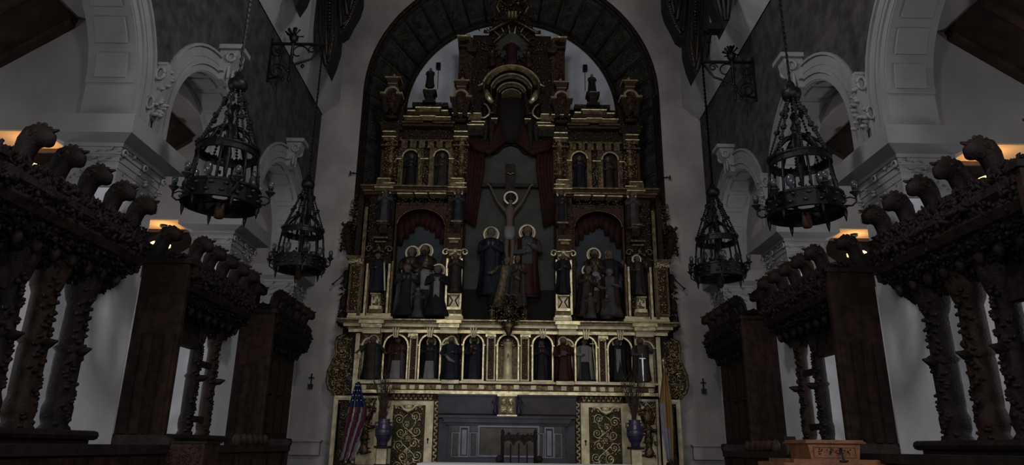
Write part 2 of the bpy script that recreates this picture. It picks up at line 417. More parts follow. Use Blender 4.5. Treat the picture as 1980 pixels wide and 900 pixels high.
        L['label'] = 'glowing round pendant lamp under the %s of the %s aisle' % (where, hand)
        L['group'] = 'pendant lamps in the aisles'
        light('pendant_light', 'POINT', (s*6.35, yc+.02, zs-.18), (s*6.35, yc, 0), 5.0, (1.0, .60, .27), .06)
    rf = MB(); 
    rf.prism([(s*5.92, EYE+5.46), (s*9.8, EYE+2.65), (s*9.8, EYE+2.85), (s*5.92, EYE+5.66)], 'y', -4, 22)
    rfo = struct('ceiling_aisle_'+side, rf, 'timber_roof')
    for k in range(26):     # rafters
        y = 2+.75*k
        r_ = MB(); r_.prism([(s*5.94, EYE+5.36), (s*9.6, EYE+2.71), (s*9.6, EYE+2.8), (s*5.94, EYE+5.45)], 'y', y, y+.12); part('rafter', r_, 'timber_roof', rfo)
    lf = MB(); lf.box(s*(WX+WT), s*5.96, -4, 22, EYE+5.50, EYE+8.0); part('upper_fill', lf, 'plaster_aisle', rfo)
arcade(-1, 'left'); arcade(1, 'right')

# back wall with the great arch over the altarpiece
R1 = 3.82; ZC = EYE+8.80; R2 = 2.96; YB = 16.0; YL = 17.2
def recess(z, R=R1):
    if z <= ZC: return R
    d = R*R-(z-ZC)**2
    return math.sqrt(d) if d > 0 else 0
bk = MB()
for s in (-1, 1):
    n = 28; z = 0.0
    lv = [0, ZC] + [ZC+R1*sin(PI/2*i/16) for i in range(1, 17)] + [14.2]
    for a, b in zip(lv[:-1], lv[1:]):
        bk.prism([(s*recess(a), a), (s*5.47, a), (s*5.47, b), (s*recess(b), b)], 'y', YB+.005, YB+.5)
bw = struct('wall_back', bk, 'plaster_back')
z = 0.0; k = 0
while z < 13.6:
    h = .56
    for s in (-1, 1):
        xi0, xi1 = recess(z+.004), recess(z+h-.004)
        if z+h > ZC+R1: xi0 = xi1 = 0.003
        lim = 4.87
        cuts = []; x = lim - (.62 if k % 2 else 1.05)
        while x > max(xi0, xi1)+.25: cuts.append(x); x -= 1.05
        xs = [lim]+cuts
        for q in range(len(xs)):
            o_ = xs[q]; last = q == len(xs)-1
            i0, i1 = (xi0, xi1) if last else (xs[q+1]+.003, xs[q+1]+.003)
            mb = MB(); mb.prism([(s*i0, z+.0015), (s*o_, z+.0015), (s*o_, z+h-.0015), (s*i1, z+h-.0015)], 'y', YB, YB+.005)
            part('stone_block', mb, 'plaster_back', bw)
    z += h; k += 1
# splayed soffit band of the great arch, in ribbed and carved coffers
sb = MB(); N = 40
path = [(R1, R2, 0.0, 0, 2.0)]
def band_pt(t, u):      # t along: <0 jamb (height), angle 0..PI ; u 0 front .. 1 rear
    r = R1+(R2-R1)*u; y = YB+(YL-YB)*u
    return r, y
jz = 3.5
for i in range(N):
    a = PI*i/N; b = PI*(i+1)/N
    v = []
    for t in (a, b):
        for (r, y) in ((R1, YB), (R2, YL), (R2+.3, YL), (R1+.3, YB+.02)):
            v.append((-r*cos(t), y, ZC+r*sin(t)))
    sb.add(v, [(0,1,5,4), (1,2,6,5), (2,3,7,6), (3,0,4,7)])
for s in (-1, 1):
    sb.prism([(s*R1, YB), (s*R2, YL), (s*(R2+.3), YL), (s*(R1+.3), YB+.02)], 'z', 0, ZC)
band = struct('trim_great_arch', sb, 'soffit_paint')
def onband(t, u, lift):   # point lifted inward from the splay; t angle
    r = R1+(R2-R1)*u-lift*.75; y = YB+(YL-YB)*u-lift*.6
    return (-r*cos(t), y, ZC+r*sin(t))
nr = 19
for i in range(nr+1):        # ribs
    t = PI*i/nr; mb = MB()
    mb.tube([onband(t, .04, .02), onband(t, .5, .035), onband(t, .96, .02)], .035, 6); part('rib', mb, 'ground_dark', band, True)
for u, r in ((.01, .06), (.10, .025), (.90, .03), (.985, .07)):
    mb = MB(); mb.tube([onband(PI*i/40, u, .02) for i in range(41)], r, 6); part('edge_moulding', mb, 'ground_dark', band, True)
for i in range(nr):
    t = PI*(i+.5)/nr; mb = MB(); rd = random.Random(i)
    fr = [(t-.06, .2), (t+.06, .2), (t+.05, .8), (t-.05, .8)]
    mb.tube([onband(a, u, .02) for a, u in fr], .018, 5, closed=True)
    for k in range(16):
        a = t+rd.uniform(-.045, .045); u = rd.uniform(.22, .78); p = onband(a, u, .02); s_ = rd.uniform(.03, .07)
        mb.ball(p, s_, s_*.6, s_*.5, 5, 3, Matrix.Rotation(rd.uniform(0,6),3,'Y'))
    part('carved_coffer', mb, 'ground_green' if i % 2 else 'soffit_paint', band, True)
for s in (-1, 1):
    for k in range(7):
        z0_ = ZC-.15-(k+1)*.95; mb = MB(); rd = random.Random(50+k)
        def jp(u, z, l=.02): return (s*(R1+(R2-R1)*u-l*.75), YB+(YL-YB)*u-l*.6, z)
        mb.tube([jp(.1,z0_), jp(.9,z0_), jp(.9,z0_+.85), jp(.1,z0_+.85)], .022, 5, closed=True)
        for j in range(22):
            s_ = rd.uniform(.03,.07); mb.ball(jp(rd.uniform(.15,.85), z0_+rd.uniform(.08,.78)), s_, s_*.6, s_*.5, 5, 3, Matrix.Rotation(rd.uniform(0,6),3,'Y'))
        part('carved_coffer', mb, 'ground_green' if k % 2 else 'soffit_paint', band, True)
    for u, r in ((.01, .06), (.10, .025), (.90, .03), (.985, .07)):
        mb = MB(); mb.tube([jp(u, .1), jp(u, 5), jp(u, ZC)], r, 6); part('edge_moulding', mb, 'ground_dark', band, True)
lw = MB(); lw.box(-3.6, 3.6, YL+.05, YL+.25, 0, 14); struct('wall_lunette', lw, 'plaster_lunette')
# small consecration crosses and ledges on the back wall
for s, hand in ((-1, 'left'), (1, 'right')):
    X, Z = W(602, 735, 15.98); X = -abs(X)*(-s)
    c_ = MB(); c_.box(X-.012, X+.012, 15.96, 16.0, Z-.12, Z+.14); c_.box(X-.06, X+.06, 15.96, 16.0, Z+.03, Z+.055)
    cr_ = tag(part('wall_cross', c_, 'iron'), 'small dark iron cross on the back wall %s of the altarpiece' % hand, 'cross', 'small wall crosses')
    X2, Z2 = W(602, 748, 15.9); b_ = MB(); b_.box(X-.045, X+.045, 15.93, 16.0, Z2-.05, Z2+.04); b_.box(X-.055, X+.055, 15.91, 16.0, Z2+.04, Z2+.055)
    tag(part('candle_bracket', b_, 'iron'), 'tiny dark square candle bracket beneath the cross %s of the altarpiece' % hand, 'bracket')
    XL, ZL = W(590, 853, 15.9); XL = s*abs(XL); e = MB(); e.box(XL-.36, XL+.36, 15.82, 16.0, ZL-.02, ZL+.015); e.box(XL-.33, XL+.33, 15.88, 16.0, ZL-.3, ZL-.02)
    tag(part('credence_shelf', e, 'plaster_back'), 'narrow stone shelf low on the back wall %s of the altarpiece' % hand, 'shelf')
for s, hand in ((-1, 'left'), (1, 'right')):   # two small dark loudspeaker boxes on the lunette wall
    X, Z = W(848, 129, YL); e = MB(); e.box(s*abs(X)-.06, s*abs(X)+.06, YL-.08, YL+.05, Z-.09, Z+.09); e.tube([(s*abs(X), YL, Z-.09), (s*abs(X), YL+.03, Z-.7)], .008, 4)
    tag(part('loudspeaker', e, 'iron'), 'small black box with a wire on the lunette wall, %s side' % hand, 'loudspeaker')
# ---------------------------------------------------------------- the gilded altarpiece (built once on the left, mirrored on the right)
YF = 15.5; YBK = 16.0
A = thing('altarpiece', 'towering gilded and carved altarpiece filling the arch of the end wall, with tiers of niches', 'altarpiece', (0,0,0))
def Zp(py, px=850, Y=YF): return W(px, py, Y)[1]
def Xp(px, py, Y=YF): return W(px, py, Y)[0]
def rb(mb, xa, ya, xb, yb, y0=YF, y1=YBK, rnd=False):
    ym = (ya+yb)/2; xm = (xa+xb)/2
    if rnd and abs(yb-ya) < 5: return bar(mb, Xp(xa, ym, y0), Xp(xb, ym, y0), y0, y1, Zp(yb, xm, y0), Zp(ya, xm, y0))
    return mb.box(Xp(xa, ym, y0), Xp(xb, ym, y0), y0, y1, Zp(yb, xm, y0), Zp(ya, xm, y0))
def rp(name, xa, ya, xb, yb, y0, y1, m, parent=A, sym=True, **k):
    return part(name, rb(MB(), xa, ya, xb, yb, y0, y1, m == 'gilt'), m, parent, sym=sym, **k)
def relief(name, xa, ya, xb, yb, y, n, size, m='gilt_relief', parent=A, sym=True, seed=None):
    ym = (ya+yb)/2; xm = (xa+xb)/2; mb = MB()
    leafy(mb, Xp(xa,ym,y), Xp(xb,ym,y), Zp(yb,xm,y), Zp(ya,xm,y), y, n, size, seed or int(xa*7+ya))
    return part(name, mb, m, parent, True, sym=sym)
def frame(name, xa, ya, xb, yb, y, w, d, m='gilt', parent=A, sym=True):
    ym = (ya+yb)/2; xm = (xa+xb)/2
    x0, x1, z0, z1 = Xp(xa,ym,y), Xp(xb,ym,y), Zp(yb,xm,y), Zp(ya,xm,y); mb = MB()
    for (e, dd) in ((0, d), (w*.35, d+.02)):
        ww = w-2*e if e else w
        a0, a1, b0, b1 = x0+e, x1-e, z0+e, z1-e
        mb.box(a0, a0+ww, y-dd, y, b0, b1); mb.box(a1-ww, a1, y-dd, y, b0, b1)
        mb.box(a0+ww, a1-ww, y-dd, y, b0, b0+ww); mb.box(a0+ww, a1-ww, y-dd, y, b1-ww, b1)
    return part(name, mb, m, parent, sym=sym)
SCR = [scroll_mesh('scroll', 1.7, .12, .016), scroll_mesh('scroll', 1.3, .09, .014), scroll_mesh('scroll', 1.5, .065, .012)]
SCR2 = [scroll_mesh('scroll', 1.7, .12, .022, 'gilt_old'), scroll_mesh('scroll', 1.3, .10, .022, 'gilt_relief')]
def put(me, px, py, y, parent=A, ry=0, sc=1, sym=True, flip=False, name='scroll'):
    X, Z = W(px, py, y)
    for s in ((1, -1) if sym else (1,)):
        o = ob(name, me, parent, (s*X, y, Z)); o.rotation_euler = (0, s*ry, 0); o.scale = (s*(-sc if flip else sc), sc, sc)
def band(name, ya, yb, xh, proj, m, parent=A, xin=None, Y=YF, py_x=None):
    """a horizontal moulding from the centre line to half width given by the left pixel xh (or between xin and xh, mirrored)"""
    ym = (ya+yb)/2; X = abs(Xp(xh, ym)); z0, z1 = Zp(yb), Zp(ya); mb = MB()
    bx_ = (lambda *a: bar(mb, *a)) if (m == 'gilt' and yb-ya < 5) else mb.box
    if xin is None: bx_(-X, X, Y-proj, YBK, z0, z1); return part(name, mb, m, parent)
    Xi = abs(Xp(xin, ym)); bx_(-X, -Xi, Y-proj, YBK, z0, z1); return part(name, mb, m, parent, sym=True)

# backing board, tier by tier (silhouette)
bb = MB()
for xl, ya, yb in ((645, 755, 905), (668, 640, 765), (672, 500, 645), (690, 375, 500), (735, 205, 375)):
    X = abs(Xp(xl, (ya+yb)/2, 15.75)); bb.box(-X, X, 15.86, YBK, max(1.2, Zp(yb, 850, 15.75)-.02), Zp(ya, 850, 15.75))
bb.box(-abs(Xp(888,140,15.7)), abs(Xp(888,140,15.7)), 15.86, 16.3, Zp(215), Zp(90))
part('backing_board', bb, 'ground_dark', A)
lo = MB(); X = abs(Xp(645, 830)); lo.box(-X, X, 15.6, YBK, 1.2, Zp(880)); part('base_block', lo, 'ground_brown', A)

# --- tier 0: dado with doors -------------------------------------------------
rp('panel_field', 653, 770, 676, 912, 15.52, YBK, 'ground_green'); frame('panel_frame', 641, 766, 680, 920, 15.50, .09, .05, 'gilt_cream')
for k, (x, y, r) in enumerate(((665,785,0),(664,803,2),(664,822,4),(663,842,1),(662,862,3),(661,882,5),(661,897,2))): put(SCR2[k%2], x, y, 15.50, ry=r, sc=.75)
relief('carved_relief', 656, 772, 673, 900, 15.50, 60, .035)
rp('cream_panel', 690, 768, 726, 915, 15.54, YBK, 'gilt_cream'); frame('panel_frame', 684, 766, 730, 920, 15.50, .05, .05, 'gilt_cream')
cr = MB()   # dark carved figure-headed ornament on the cream panel
X, Z = W(705, 840, 15.5)
cr.lathe((X, 15.50, Z-.42), [(.05,0),(.11,.05),(.10,.12),(.06,.22),(.10,.38),(.06,.50),(.13,.58),(.05,.66),(.14,.74),(.16,.86),(.06,.96),(.10,1.02),(.02,1.10)], 10, 1, .5)
cr.tube([(X-.21,15.5,Z+.16),(X-.10,15.46,Z+.14),(X,15.45,Z+.19),(X+.10,15.46,Z+.14),(X+.21,15.5,Z+.16)], [.03,.045,.03,.045,.03], 6)
leafy(cr, X-.15, X+.15, Z-.4, Z+.6, 15.46, 45, .05, 5)
part('carved_ornament', cr, 'gilt_old', A, True, sym=True)
relief('carved_relief', 688, 768, 728, 800, 15.50, 70, .045)
rp('pilaster', 729, 775, 757, 915, 15.48, YBK, 'gilt_cream'); rp('pilaster_edge', 729, 775, 736, 915, 15.45, YBK, 'ground_brown')
def zigzag(xa, ya, xb, yb, y, n, vertical, m='gilt'):
    mb = MB(); x0, x1 = Xp(xa,(ya+yb)/2,y), Xp(xb,(ya+yb)/2,y); z0, z1 = Zp(yb,(xa+xb)/2,y), Zp(ya,(xa+xb)/2,y)
    pts = []
    for i in range(n+1):
        t = i/n
        if vertical: pts.append((x0 if i % 2 else x1, y-.01, z0+(z1-z0)*t))
        else: pts.append((x0+(x1-x0)*t, y-.01, z0 if i % 2 else z1))
    mb.tube(pts, .017, 4)
    for i in range(n):
        t = (i+.5)/n; mb.ball((x0+(x1-x0)*(t if not vertical else (.15 if i % 2 else .85)), y-.01, z0+(z1-z0)*(t if vertical else (.15 if i % 2 else .85))), .022, .02, .022, 5, 3)
    return part('zigzag_border', mb, m, A, sym=True)
rp('border_ground', 757, 762, 848, 775, 15.47, YBK, 'ground_brown'); rp('border_ground', 836, 775, 848, 915, 15.47, YBK, 'ground_brown')
zigzag(760, 764, 836, 773, 15.46, 16, False, 'gilt_cream'); zigzag(839, 776, 845, 910, 15.46, 22, True, 'gilt_cream')
door = rp('door', 757, 775, 836, 915, 15.50, 15.6, 'gilt_cream')
# rp made two objects; the second is the mirrored one
doors = [o for o in A.children if o.name.split('.')[0] == 'door']
fieldb = rb(MB(), 757, 784, 820, 912, 15.485, 15.52); kh = MB(); X, Z = W(827, 853, 15.5); kh.ball((X,15.495,Z+.03),.028,.012,.028,8,4); kh.box(X-.012,X+.012,15.485,15.5,Z-.06,Z+.02)
pan = mesh('door_panel', fieldb, 'ground_green'); khm = mesh('keyhole', kh, 'iron')
top = MB(); X, Z = W(790, 790, 15.48)
top.tube([(X-.30,15.47,Z+.05),(X-.16,15.45,Z+.06),(X-.10,15.44,Z-.02),(X,15.43,Z-.06),(X+.10,15.44,Z-.02),(X+.16,15.45,Z+.06),(X+.30,15.47,Z+.05)], [.02,.04,.03,.045,.03,.04,.02], 6)
top.ball((X,15.45,Z+.03),.10,.04,.05,8,4); leafy(top, X-.3, X+.3, Z-.03, Z+.08, 15.46, 26, .035, 9)
topm = mesh('shell_crest', top, 'gilt_cream', True)
lf = MB(); leafy(lf, Xp(760,850,15.49), Xp(818,850,15.49), Zp(908), Zp(795), 15.485, 150, .030, 31); lfm = mesh('leaf_carving', lf, 'gilt_relief', True)
st_ = MB(); 
for k in range(2):
    pts = []
    for i in range(13):
        t = i/12; z = Zp(905)+(Zp(800)-Zp(905))*t; x = Xp(789, 850, 15.48)+(.16*sin(t*2*PI*1.5+k*PI))
        pts.append((x, 15.47, z))
    st_.tube(pts, .012, 5)
stm = mesh('vine_stem', st_, 'gilt', True)
for d in doors:
    for me, nm in ((pan,'door_panel'), (khm,'keyhole'), (topm,'shell_crest'), (lfm,'leaf_carving'), (stm,'vine_stem')): ob(nm, me, d)
    for k, (px, py) in enumerate(((772,812),(803,806),(775,838),(805,835),(771,862),(800,858),(778,884),(806,882),(768,902),(798,905),(787,822),(788,848),(786,872),(787,896))):
        X, Z = W(px, py, 15.475); o = ob('scroll', SCR[0 if k < 10 else 2], d, (X, 15.475, Z)); o.rotation_euler.y = k*1.3; sg = 1 if k % 2 else -1; o.scale = (sg*.95, 1, .95)
# --- central recess: marble altar wall ---------------------------------------
AL = thing('high_altar', 'dark polished marble high altar with panelled front in the centre of the altarpiece', 'altar', (0, 0, 1.2))
def ap(name, xa, ya, xb, yb, y0, y1, m, parent=AL):     # asymmetric centre piece in altar's own frame
    mb = rb(MB(), xa, ya, xb, yb, y0, y1); mb.v = [(x, y, z-1.2) for x, y, z in mb.v]; return part(name, mb, m, parent)
def ap2(name, xa, ya, xb, yb, y0, y1, m, parent=AL, f=0.0):
    mb = rb(MB(), xa, ya, xb, yb, y0, y1); mb.v = [(x, y, z-1.2) for x, y, z in mb.v]
    me = mesh(name, mb, m); a = ob(name, me, parent); b = ob(name, me, parent); b.scale = (-1,1,1); return a
def apc(name, xh, ya, yb, y0, y1, m):
    X = abs(Xp(xh, (ya+yb)/2, y0)); mb = MB().box(-X, X, y0, y1, max(0, Zp(yb,850,y0)-1.2), Zp(ya,850,y0)-1.2); return part(name, mb, m, AL)
apc('gradine', 847, 765, 802, 15.30, 15.58, 'marble_purple'); apc('gradine_top', 846, 762, 765.5, 15.26, 15.58, 'marble_dark')
apc('shadow_strip', 847, 799.5, 803, 15.285, 15.58, 'niche_black')  # near-black strip: shade below the gradine put in as colour, not recessed
apc('altar_wall', 847, 803, 925, 15.10, 15.58, 'marble_dark')
for q, (ya, yb, xh, y0) in enumerate(((803,808,847,14.93),(808,812,856,14.96),(812,817,858,14.93),(817,822,862,14.98))): apc('cornice_moulding', xh, ya, yb, y0, 15.2, 'marble_dark')
apc('altar_body', 866, 822, 925, 15.0, 15.2, 'marble_dark')
apc('plinth', 862, 886, 912, 14.95, 15.2, 'marble_dark')
for (xa, ya, xb, yb, m) in ((874,824,887,836,'marble_brown'),(874,838,887,883,'marble_brown'),(911,824,924,836,'marble_brown')):
    ap2('marble_panel', xa, ya, xb, yb, 14.985, 15.0, m)
def aframe(xa, ya, xb, yb, w, m='marble_light'):
    y = 15.0; ym=(ya+yb)/2; xm=(xa+xb)/2
    x0,x1,z0,z1 = Xp(xa,ym,y),Xp(xb,ym,y),Zp(yb,xm,y)-1.2,Zp(ya,xm,y)-1.2; mb = MB(); d = .035
    mb.box(x0,x0+w,y-d,y,z0,z1).box(x1-w,x1,y-d,y,z0,z1).box(x0+w,x1-w,y-d,y,z0,z0+w).box(x0+w,x1-w,y-d,y,z1-w,z1); return mb
for (xa,ya,xb,yb,w) in ((888,825,907,885,.028),(873,837,888,885,.016),(908,837,923,885,.02)):
    me = mesh('panel_frame', aframe(xa,ya,xb,yb,w), 'marble_light'); ob('panel_frame', me, AL); ob('panel_frame', me, AL).scale = (-1,1,1)
ap2('pale_panel', 893, 832, 902, 880, 14.975, 15.0, 'marble_light'); ap2('marble_panel', 912, 841, 920, 882, 14.98, 15.0, 'marble_brown')
part('panel_frame', aframe(924, 824, 1043, 885, .035), 'marble_light', AL); ap('centre_panel', 929, 829, 1038, 882, 14.985, 15.0, 'marble_brown')
# tabernacle standing on the altar
Xt, Zt = W(982, 806, 15.0)
T = thing('tabernacle', 'small gilded tabernacle with a four-panelled carved door on the middle of the high altar', 'tabernacle', (0, 15.08, Zt))
b_ = MB(); b_.box(-.19,.19,-.14,.2,0,.44); part('body', b_, 'marble_dark', T)
b_ = MB(); b_.box(-.21,.21,-.17,.2,.41,.45).box(-.21,.21,-.17,.2,0,.03); part('moulding', b_, 'gilt', T)
dr = part('door', MB().box(-.155,.155,-.155,-.13,.04,.40), 'gilt_old', T)
for i in range(2):
    for j in range(2):
        q = MB(); x = -.075+.15*i; z = .13+.18*j; q.box(x-.062,x+.062,-.165,-.15,z-.078,z+.078); leafy(q, x-.05, x+.05, z-.065, z+.065, -.16, 26, .022, i*2+j); part('carved_panel', q, 'gilt', dr, True)
for s in (-1,1):
    q = MB(); q.tube([(s*.20,-.05,.02),(s*.26,-.05,.10),(s*.24,-.05,.22),(s*.30,-.05,.28),(s*.22,-.05,.42)], [.05,.055,.03,.04,.02], 6); part('side_scroll', q, 'marble_purple', T, True)

# --- tier 1: predella with its row of arched niches --------------------------
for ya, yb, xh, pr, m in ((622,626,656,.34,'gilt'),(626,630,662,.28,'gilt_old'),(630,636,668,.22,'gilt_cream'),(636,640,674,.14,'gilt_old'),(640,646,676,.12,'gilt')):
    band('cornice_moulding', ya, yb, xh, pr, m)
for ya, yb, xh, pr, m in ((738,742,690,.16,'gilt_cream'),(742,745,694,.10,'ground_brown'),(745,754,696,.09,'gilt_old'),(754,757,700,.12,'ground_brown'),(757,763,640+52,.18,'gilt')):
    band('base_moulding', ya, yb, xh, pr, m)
for k, x in enumerate((703,735,752,780,797,815,848,872,898,931,964)):      # raised blocks of the base moulding
    rp('moulding_block', x-5, 745, x+5, 753, YF-.13, YF, 'gilt_cream')
for x in (718, 868, 982):  # cornice breaks forward over the framed statues
    if x == 982: continue
    for ya, yb, w, pr in ((619,625,24,.46),(625,633,20,.36),(633,645,17,.26)):
        rp('cornice_break', x-w, ya, x+w, yb, YF-pr, YF, 'gilt' if ya < 630 else 'gilt_cream')
NI = [(765,22),(831,19),(915,18),(982,19)]
def niche_board(xa, xb, cx, hw, ya=645, yb=738):
    ym = 690; y0 = YF
    x0,x1 = Xp(xa,ym,y0),Xp(xb,ym,y0); z0,z1 = Zp(yb,cx,y0),Zp(ya,cx,y0); c = Xp(cx,ym,y0); w = 2*hw*13.0e-3*.95
    w = abs(Xp(cx+hw,ym,y0)-Xp(cx-hw,ym,y0)); zs = Zp(ya+4, cx, y0)-w/2
    return x0,x1,z0,z1,c,w,zs
for (cx, hw), (xa, xb) in zip(NI, ((741,788),(809,853),(891,938),(960,1006))):
    x0,x1,z0,z1,c,w,zs = niche_board(xa, xb, cx, hw)
    cen = cx == 982
    if cen: x0, x1, c = -.29, .29, 0.0
    mb = arch_strip(x0,x1,z0,z1,c,w,zs,YF,15.8)
    part('niche_front', mb, 'ground_brown', A, sym=not cen)
    ra = ring_arc(c, zs, w/2, .035, YF, .04, n=14); ra.box(c-w/2-.035, c-w/2, YF-.03, YF, z0, zs).box(c+w/2, c+w/2+.035, YF-.03, YF, z0, zs)
    ra.box(c-w/2-.06, c-w/2, YF-.055, YF, zs-.03, zs).box(c+w/2, c+w/2+.06, YF-.055, YF, zs-.03, zs)
    part('niche_moulding', ra, 'gilt', A, sym=not cen)
    bk_ = MB(); bk_.box(c-w/2, c+w/2, 15.78, 15.82, z0, z1-.01); part('niche_back', bk_, 'gilt_old' if cen else ('niche_red' if cx == 765 else 'niche_black'), A, sym=not cen)
    pl = MB(); pl.box(c-w/2-.04, c+w/2+.04, YF-.08, 15.8, z0, z0+.035); part('niche_sill', pl, 'gilt_cream', A, sym=not cen)
    lf = MB(); rd = random.Random(cx)
    for k in range(60):
        a = rd.uniform(0, PI); r = w/2+.05+rd.uniform(0,.12); x = c-r*cos(a); z = zs+r*sin(a)
        if x0 < x < x1 and z < z1: s_ = rd.uniform(.014,.028); lf.ball((x,YF-.01,z), s_, s_*.7, s_*.5, 5, 3, Matrix.Rotation(rd.uniform(0,6),3,'Y'))
    for k in range(60):
        s_ = rd.uniform(.013,.024); side = rd.choice((-1,1)); lf.ball((c+side*(w/2+.05+rd.uniform(0,.03)),YF-.01,rd.uniform(z0,zs)), s_, s_*.7, s_*.5, 5, 3, Matrix.Rotation(rd.uniform(0,6),3,'Y'))
    part('carved_relief', lf, 'gilt_relief', A, True, sym=not cen)
    if not cen:
        kk = MB()
        for dx in (-.045, 0, .045): kk.prism([(c+dx*.7-.011, z1-.12),(c+dx*.7+.011, z1-.12),(c+dx*1.4+.013, z1+.10),(c+dx*1.4-.013, z1+.10)], 'y', YF-.20, YF)
        part('keystone', kk, 'gilt_cream', A, sym=True)
    else:   # fluted gilt column with a shell above, in the middle niche
        q = MB(); q.lathe((c,15.66,z0+.03), [(.125,0),(.125,.03),(.105,.05),(.10,.40),(.10,.78),(.115,.80),(.12,.84),(.09,.86)], 20); part('column', q, 'gilt_cream', A, True)
        q = MB(); q.ball((c,15.66,z0+.93),.085,.08,.06,10,6); q.ball((c,15.66,z0+.99),.02,.02,.05,6,4); part('column_dome', q, 'gilt', A, True)
        q = MB()
        for k in range(9):
            a = PI*(k+.5)/9; q.tube([(c,15.74,zs+.0),(c-.2*cos(a),15.70,zs+.2*sin(a))],[.012,.026],5)
        part('shell_rays', q, 'gilt', A, True)
        q = MB(); q.tube([(c,15.55,z0+.62),(c-.008,15.555,z0+.52)], .008, 5); q.tube([(c+.022,15.555,z0+.60),(c+.012,15.555,z0+.54)], .007, 5); part('small_emblem', q, 'ground_brown', A)
for (xa, xb) in ((789,808),(939,959)):       # relief pilasters between niches
    rp('pilaster_ground', xa, 645, xb, 738, YF-.03, 15.8, 'ground_brown'); frame('pilaster_frame', xa+2, 652, xb-1.5, 737, YF-.03, .028, .03, 'gilt_cream')
    relief('carved_relief', xa+5, 656, xb-5, 734, YF-.04, 46, .024); rp('pilaster_capital', xa, 645, xb, 652, YF-.08, YF, 'gilt')
    q = MB(); X, Z = W((xa+xb)/2, 650, YF-.1)
    for s_ in (-1,1): q.tube([(X+s_*(.05+.03*cos(t)), YF-.09, Z-.03+.03*sin(t)) for t in [i*.7 for i in range(9)]], .011, 5)
    q.ball((X,YF-.09,Z-.05),.03,.03,.04,6,4); part('capital_volutes', q, 'gilt', A, True, sym=True)
for cx, hw in ((716,20),(870,17)):            # framed bays that carry statues
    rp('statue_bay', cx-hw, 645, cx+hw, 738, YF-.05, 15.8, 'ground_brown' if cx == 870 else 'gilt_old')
    rp('statue_panel', cx-hw+4, 668, cx+hw-4, 737, YF-.07, YF, 'gilt_cream')
    X, Z = W(cx, 667, YF-.08); q = ring_arc(X, Z-.02, .155, .035, YF-.05, .05, n=12); part('shell_head', q, 'gilt_cream', A, sym=True)
    q = ring_arc(X, Z-.02, .09, .05, YF-.05, .035, n=12); part('shell_head', q, 'gilt_old', A, sym=True)
    rp('statue_plinth', cx-hw, 735, cx+hw, 742, YF-.26, YF, 'gilt_cream')
    rp('bay_impost', cx-hw-1, 665, cx-hw+6, 669, YF-.1, YF, 'gilt'); rp('bay_impost', cx+hw-6, 665, cx+hw+1, 669, YF-.1, YF, 'gilt')
    relief('carved_relief', cx-hw+1, 646, cx+hw-1, 664, YF-.06, 34, .025)
rp('end_pilaster', 684, 645, 692, 762, YF-.08, 15.8, 'gilt_cream'); rp('end_ground', 668, 645, 684, 762, YF+.05, 15.9, 'ground_dark'); rp('end_ground', 692, 645, 697, 762, YF-.02, 15.8, 'ground_dark')
# big pierced scroll wings at both ends of the predella
wg = MB(); prof = [(686,650),(668,648),(654,654),(650,668),(652,684),(645,700),(636,720),(633,738),(637,752),(648,762),(655,778),(661,783),(664,768),(684,768)]
Pz = [W(x, y, 15.62) for x, y in prof]; wg.prism(Pz, 'y', 15.60, 15.72); wing = part('scroll_wing', wg, 'ground_green', A, sym=True)
for x, y, r, s_, k in ((667,662,0,.95,0),(662,680,2,.8,1),(672,690,1,.7,1),(656,700,3,.85,0),(670,708,4,.8,1),(647,722,5,.9,0),(663,727,2,.95,0),(647,742,1,.9,1),(662,748,3,.9,0),(675,735,0,.7,1),(659,774,2,.55,1),(676,755,4,.7,1)):
    put(SCR2[k], x, y, 15.57, ry=r, sc=s_*1.15)
ed = MB(); ed.tube([(x, 15.6, z) for x, z in Pz[1:11]], [.035,.05,.04,.035,.045,.05,.04,.05,.035,.045], 6); part('wing_edge', ed, 'gilt_old', A, True, sym=True)
wl = MB(); rd = random.Random(77)
for k in range(420):
    px, py = rd.uniform(640,682), rd.uniform(652,764)
    if px < 652-(py-650)*.14 + (6 if py < 690 else 0): continue
    X, Z = W(px, py, 15.58); s_ = rd.uniform(.025,.055); wl.ball((X,15.575,Z), s_, s_*.7, s_*.5, 5, 3, Matrix.Rotation(rd.uniform(0,6),3,'Y'))
part('leaf_carving', wl, 'gilt_relief', A, True, sym=True)

# --- tier 2: great bays ------------------------------------------------------
for xa, xb, pr in ((672,704,.06),(708,757,.10),(862,893,.14)):      # pilaster pedestals standing on the cornice
    rp('pedestal', xa-2, 611, xb+2, 622, YF-pr-.06, YF+.2, 'gilt_cream'); rp('pedestal_cap', xa, 606, xb, 611, YF-pr-.02, YF+.2, 'gilt')
rp('outer_pilaster', 674, 508, 702, 606, YF-.03, 15.9, 'ground_brown'); frame('pilaster_frame', 674, 512, 702, 605, YF-.03, .05, .04, 'gilt_old')
relief('carved_relief', 680, 516, 697, 600, YF-.05, 110, .036)
rp('capital', 670, 494, 704, 500, YF-.12, YF+.1, 'gilt_old'); rp('capital', 674, 500, 702, 508, YF-.06, YF+.1, 'gilt')
relief('capital_leaves', 674, 499, 702, 510, YF-.08, 46, .035, 'gilt')
rp('strip_moulding', 697, 400, 704, 612, YF-.09, 15.9, 'gilt_old'); rp('strip_moulding', 705, 510, 709, 612, YF-.12, 15.9, 'gilt')
relief('carved_relief', 676, 385, 697, 492, 15.82, 170, .045, 'gilt_old'); rp('upper_ground', 690, 378, 700, 495, 15.7, 15.9, 'ground_dark')
